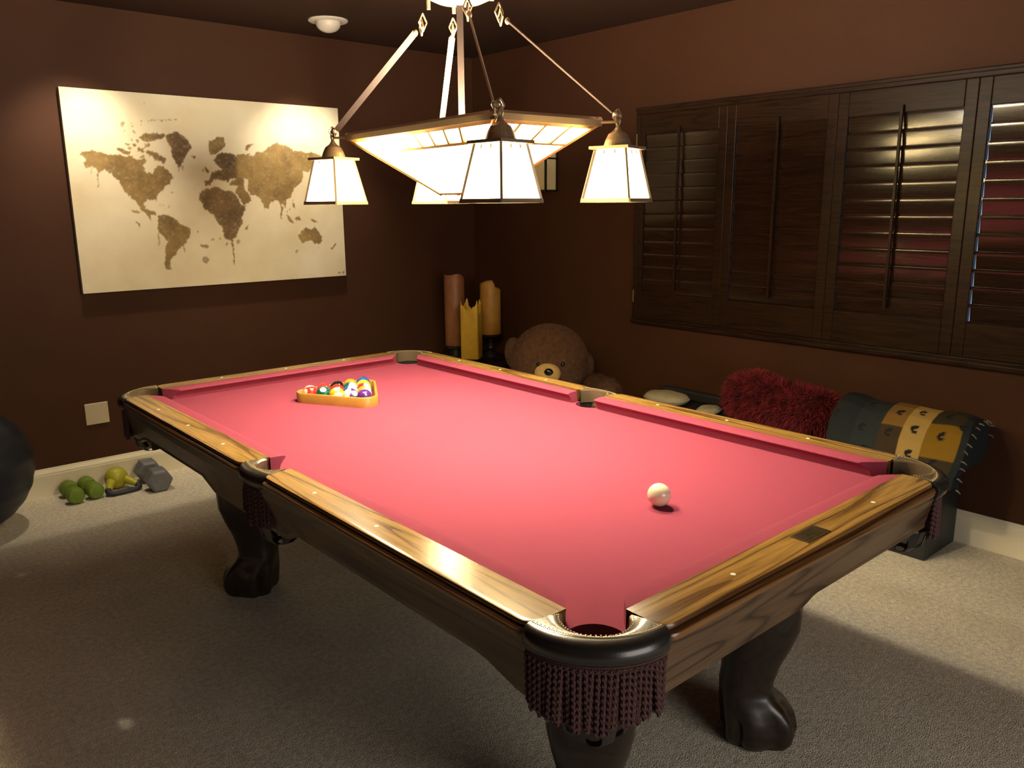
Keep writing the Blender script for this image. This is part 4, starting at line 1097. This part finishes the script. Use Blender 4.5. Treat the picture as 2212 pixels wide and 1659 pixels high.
# patchwork throw bundled on the bench end
def throw():
    sec = [(1.838, .345), (1.834, .40), (1.838, .455), (1.853, .510), (1.885, .560), (1.93, .595), (1.985, .615), (2.04, .618), (2.085, .605), (2.112, .57), (2.118, .52), (2.116, .46), (2.112, .403), (1.99, .402), (1.858, .402), (1.855, .345)]
    # resample densely
    dense = []
    for i in range(len(sec)):
        a, b = sec[i], sec[(i + 1) % len(sec)]; n = max(1, int(math.hypot(b[0] - a[0], b[1] - a[1]) / .006))
        dense += [(a[0] + (b[0] - a[0]) * k / n, a[1] + (b[1] - a[1]) * k / n) for k in range(n)]
    y0, y1 = -.285, -.835; NYs = 112; rn_ = random.Random(4); rings = []; cols = []
    acc = [0]
    for i in range(1, len(dense)): acc.append(acc[-1] + math.hypot(dense[i][0] - dense[i - 1][0], dense[i][1] - dense[i - 1][1]))
    marks = [(-.31, .22), (-.43, .20), (-.42, .34), (-.46, .10), (-.45, .45), (-.555, .30), (-.545, .19), (-.56, .08), (-.56, .42), (-.645, .12), (-.64, .23), (-.635, .33), (-.63, .43), (-.745, .10), (-.75, .215), (-.74, .33), (-.735, .44), (-.81, .28)]
    shape = [(0, 0), (.006, .004), (.011, .0), (.013, -.007), (.009, -.014), (.003, -.019), (-.004, -.020), (-.006, .006), (.002, .009)]
    slate, slate2, ochre, brown, creamc, gold, olive = (.016, .020, .023), (.022, .028, .032), (.20, .115, .030), (.045, .030, .018), (.38, .255, .085), (.22, .125, .012), (.040, .031, .018)
    for i in range(NYs + 1):
        t = i / NYs; y = y0 + (y1 - y0) * t
        sw = 1 - .06 * smooth_step(t, .86, 1) + .012 * math.sin(9 * t) ; ring = []
        fold = .010 * math.sin(14 * t + 1) * (1 if t < .36 else .4)
        for (x, z), s in zip(dense, acc):
            dz = fold * max(0, min(1, (z - .42) / .1)); xx = x
            if z > .405: xx = 2.0 + (x - 2.0) * sw; z = .402 + (z - .402) * sw + dz
            yy = y + (.012 * math.sin(s * 16 + 2) if t > .85 else 0) - .05 * (1 if 0 < s else 0) * max(0, (z - .40)) * t
            ring.append((xx, yy, z))
            if t < .198: c = slate
            elif t < .393: c = slate2
            elif t < .558: c = ochre if s > .215 else brown
            elif t < .731: c = creamc
            elif t < .949: c = olive if s > .27 else (gold if s > .115 else (.045, .034, .018))
            else: c = slate
            for my, ms_ in marks:
                ry, rs_ = yy + .05 * max(0, (z - .40)) * t - my, s - ms_
                if abs(ry) < .03 and abs(rs_) < .03:
                    for a, b in shape:
                        if (ry - a) ** 2 + (rs_ - b) ** 2 < .0062 ** 2: c = (.012, .012, .014)
            cols.append(c)
        rings.append(ring)
    mb = MB().loft(rings)
    t_ = thing('patchwork_throw', 'bundled patchwork throw with cream, ochre and slate squares on the bench end', 'throw blanket', (1.99, -.5, BZ))
    me = mb.mesh('cloth', attr_mat('patchwork_cloth', .95, bump=(500, .25, .001)), True, 70)
    ca = me.color_attributes.new('dye', 'FLOAT_COLOR', 'POINT')
    for i, c in enumerate(cols): ca.data[i].color = (*c, 1)
    o = link('cloth', me, t_, tuple(-Vector((1.99, -.5, BZ))))
    fr = MB(); rn2 = random.Random(9)
    for i in range(13):
        k = int(len(dense) * .55 * (i + .5 * rn2.random()) / 13); x, z = dense[k]
        if z > .405: x = 2.0 + (x - 2.0) * .95; z = .402 + (z - .402) * .94
        d = Vector((rn2.gauss(-.1, .3), -1, rn2.gauss(-.35, .35))).normalized()
        p = Vector((x, -.842 - .05 * max(0, z - .4), z)); fr.tube([p, p + d * .010, p + d * .022 + Vector((0, 0, -.006))], [.0030, .0034, .0022], 5)
    build('fringe', fr, MT['tassel'], t_, world=True)
throw()

# shaggy red cushion leaning against the wall
cu = MB()
def pinch(p):
    u, w = p.y / .30, p.z / .10
    return Vector((p.x * (1 - .45 * abs(u) ** 3) * (1 - .3 * abs(w) ** 3), p.y, p.z * (1 - .10 * (1 - u * u)) + (.024 * math.exp(-((p.y - .14) / .09) ** 2) if p.z > 0 else 0)))
cu.ell((2.035, .065, .508), (.070, .290, .098), 40, 24, e=.55, rot=Matrix.Rotation(math.radians(16), 3, 'Y') @ Matrix.Rotation(math.radians(2), 3, 'X'), fn=pinch)
cu.fur(17000, .052, .0019, .35, rnd=random.Random(6), where=lambda p: p.z > .435)
p_ = build('shaggy_cushion', cu, MT['red_fur'], smooth=True, loc=(0, 0, 0)); tag(p_, 'shaggy red fur cushion lying on the black bench under the window', 'cushion')

# cream cushions
def cream_cushion(label, c, r, seed, rz):
    mb = MB(); rn_ = random.Random(seed)
    def fn(p):
        a = math.atan2(p.y, p.x); k = 1 + .035 * math.sin(9 * a + seed) * max(0, p.z / r[2])
        return Vector((p.x * k, p.y * k, p.z * (1 + .06 * math.sin(p.y * 60 + seed))))
    mb.ell((0, 0, 0), r, 48, 24, e=.8, fn=fn)
    o = build('cream_cushion', mb, MT['cream'], smooth=True, loc=c, rotz=rz)
    # a corded seam round the middle
    pts = [(math.copysign(abs(math.cos(a)) ** .8, math.cos(a)) * r[0] * 1.01, math.copysign(abs(math.sin(a)) ** .8, math.sin(a)) * r[1] * 1.01, 0) for a in [2 * PI * k / 48 for k in range(49)]]
    build('seam', MB().tube(pts, .005, 6, caps=False), MT['cream'], o, smooth=True)
    return tag(o, label, 'cushion', 'cream cushions on the bench')
cream_cushion('larger cream cushion on the bench, seen over the table rail left of the red cushion', (1.975, .715, BZ + .036), (.085, .125, .034), 1, .1)
cream_cushion('small cream cushion corner peeking out beside the left end of the red cushion', (1.975, .435, BZ + .020), (.075, .055, .019), 4, .3)

# ================================================================== EXERCISE GEAR BY THE BACK WALL
eb = MB()
N = 48; prof = []; Rb = .305
for i in range(1, 64):
    t = PI * i / 64; rr = Rb + .0018 * math.cos(t * 26) * math.sin(t); prof.append((rr * math.sin(t), Rb - rr * math.cos(t)))
eb.lathe(prof, 64)
o = build('exercise_ball', eb, MT['ball_blue'], smooth=True, loc=(-1.095, 2.345, 0)); tag(o, 'big dark navy exercise ball at the left edge by the back wall', 'exercise ball')
build('valve_plug', MB().lathe([(.008, Rb * 2 - .002), (.008, Rb * 2 + .003), (.004, Rb * 2 + .004)], 12), MT['navy_rubber'], o)

def hex_prism(mb, c, axis, r, hl, bev):
    """hexagonal dumbbell head along axis, flat side down"""
    ax = Vector(axis).normalized(); sd = ax.cross(Vector((0, 0, 1))).normalized(); up = Vector((0, 0, 1))
    rings = []
    for d, k in ((-hl, 1 - bev / r), (-hl + bev, 1), (hl - bev, 1), (hl, 1 - bev / r)):
        rings.append([Vector(c) + ax * d + (sd * math.cos(PI / 3 * q + PI / 3) + up * math.sin(PI / 3 * q + PI / 3)) * r * k for q in range(6)])
    mb.loft(rings)
def dumbbell(label, loc, ang, r, hl, half, m, group, rounded):
    t = thing('dumbbell', label, 'dumbbell', loc, ang, group)
    zc = r * math.sin(PI / 3) if not rounded else r
    for s in (-1, 1):
        mb = MB()
        if rounded:
            mb2 = [(-hl, .55), (-hl * .9, .8), (-hl * .55, .97), (0, 1), (hl * .55, .97), (hl * .9, .8), (hl, .55)]
            rings = [[(r * k * math.cos(2 * PI * q / 24), s * half + d, zc + r * k * math.sin(2 * PI * q / 24)) for q in range(24)] for d, k in mb2]
            mb.loft(rings)
        else: hex_prism(mb, (0, s * half, zc), (0, 1, 0), r, hl, .014)
        build('head', mb, m, t, smooth=rounded, bevel=0 if rounded else .004)
    build('handle', MB().tube([(0, -half, zc), (0, 0, zc), (0, half, zc)], [.013, .016, .013], 12), m, t, smooth=True)
G = 'pair of green dumbbells'
dumbbell('green dumbbell nearest the exercise ball, first of the green pair', (-.612, 2.505, 0), .0, .043, .036, .066, MT['green'], G, True)
dumbbell('green dumbbell lying right beside the yellow kettlebell', (-.520, 2.515, 0), .05, .043, .036, .064, MT['green'], G, True)
dumbbell('grey hexagonal dumbbell on the carpet at the right of the row by the wall', (-.222, 2.455, 0), -.04, .068, .052, .095, MT['grey_iron'], None, False)
kb = thing('kettlebell', 'yellow kettlebell with a black handle lying on the carpet between the dumbbells', 'kettlebell', (-.385, 2.515, 0), .06)
build('bell', MB().ell((0, .02, .060), (.058, .055, .060), 28, 18), MT['yellow'], kb, smooth=True)
hn = MB()
for s in (-1, 1): hn.tube([(s * .035, -.005, .050), (s * .058, -.045, .038), (s * .072, -.070, .030)], [.026, .019, .015], 12)
build('horns', hn, MT['yellow'], kb, smooth=True)
hb = MB().tube([(-.074, -.066, .028), (-.076, -.088, .018), (-.060, -.100, .0145), (0, -.104, .0135), (.060, -.100, .0145), (.076, -.088, .018), (.074, -.066, .028)], [.017, .016, .013, .0125, .013, .016, .017], 12)
build('handle', hb, MT['navy_rubber'], kb, smooth=True)
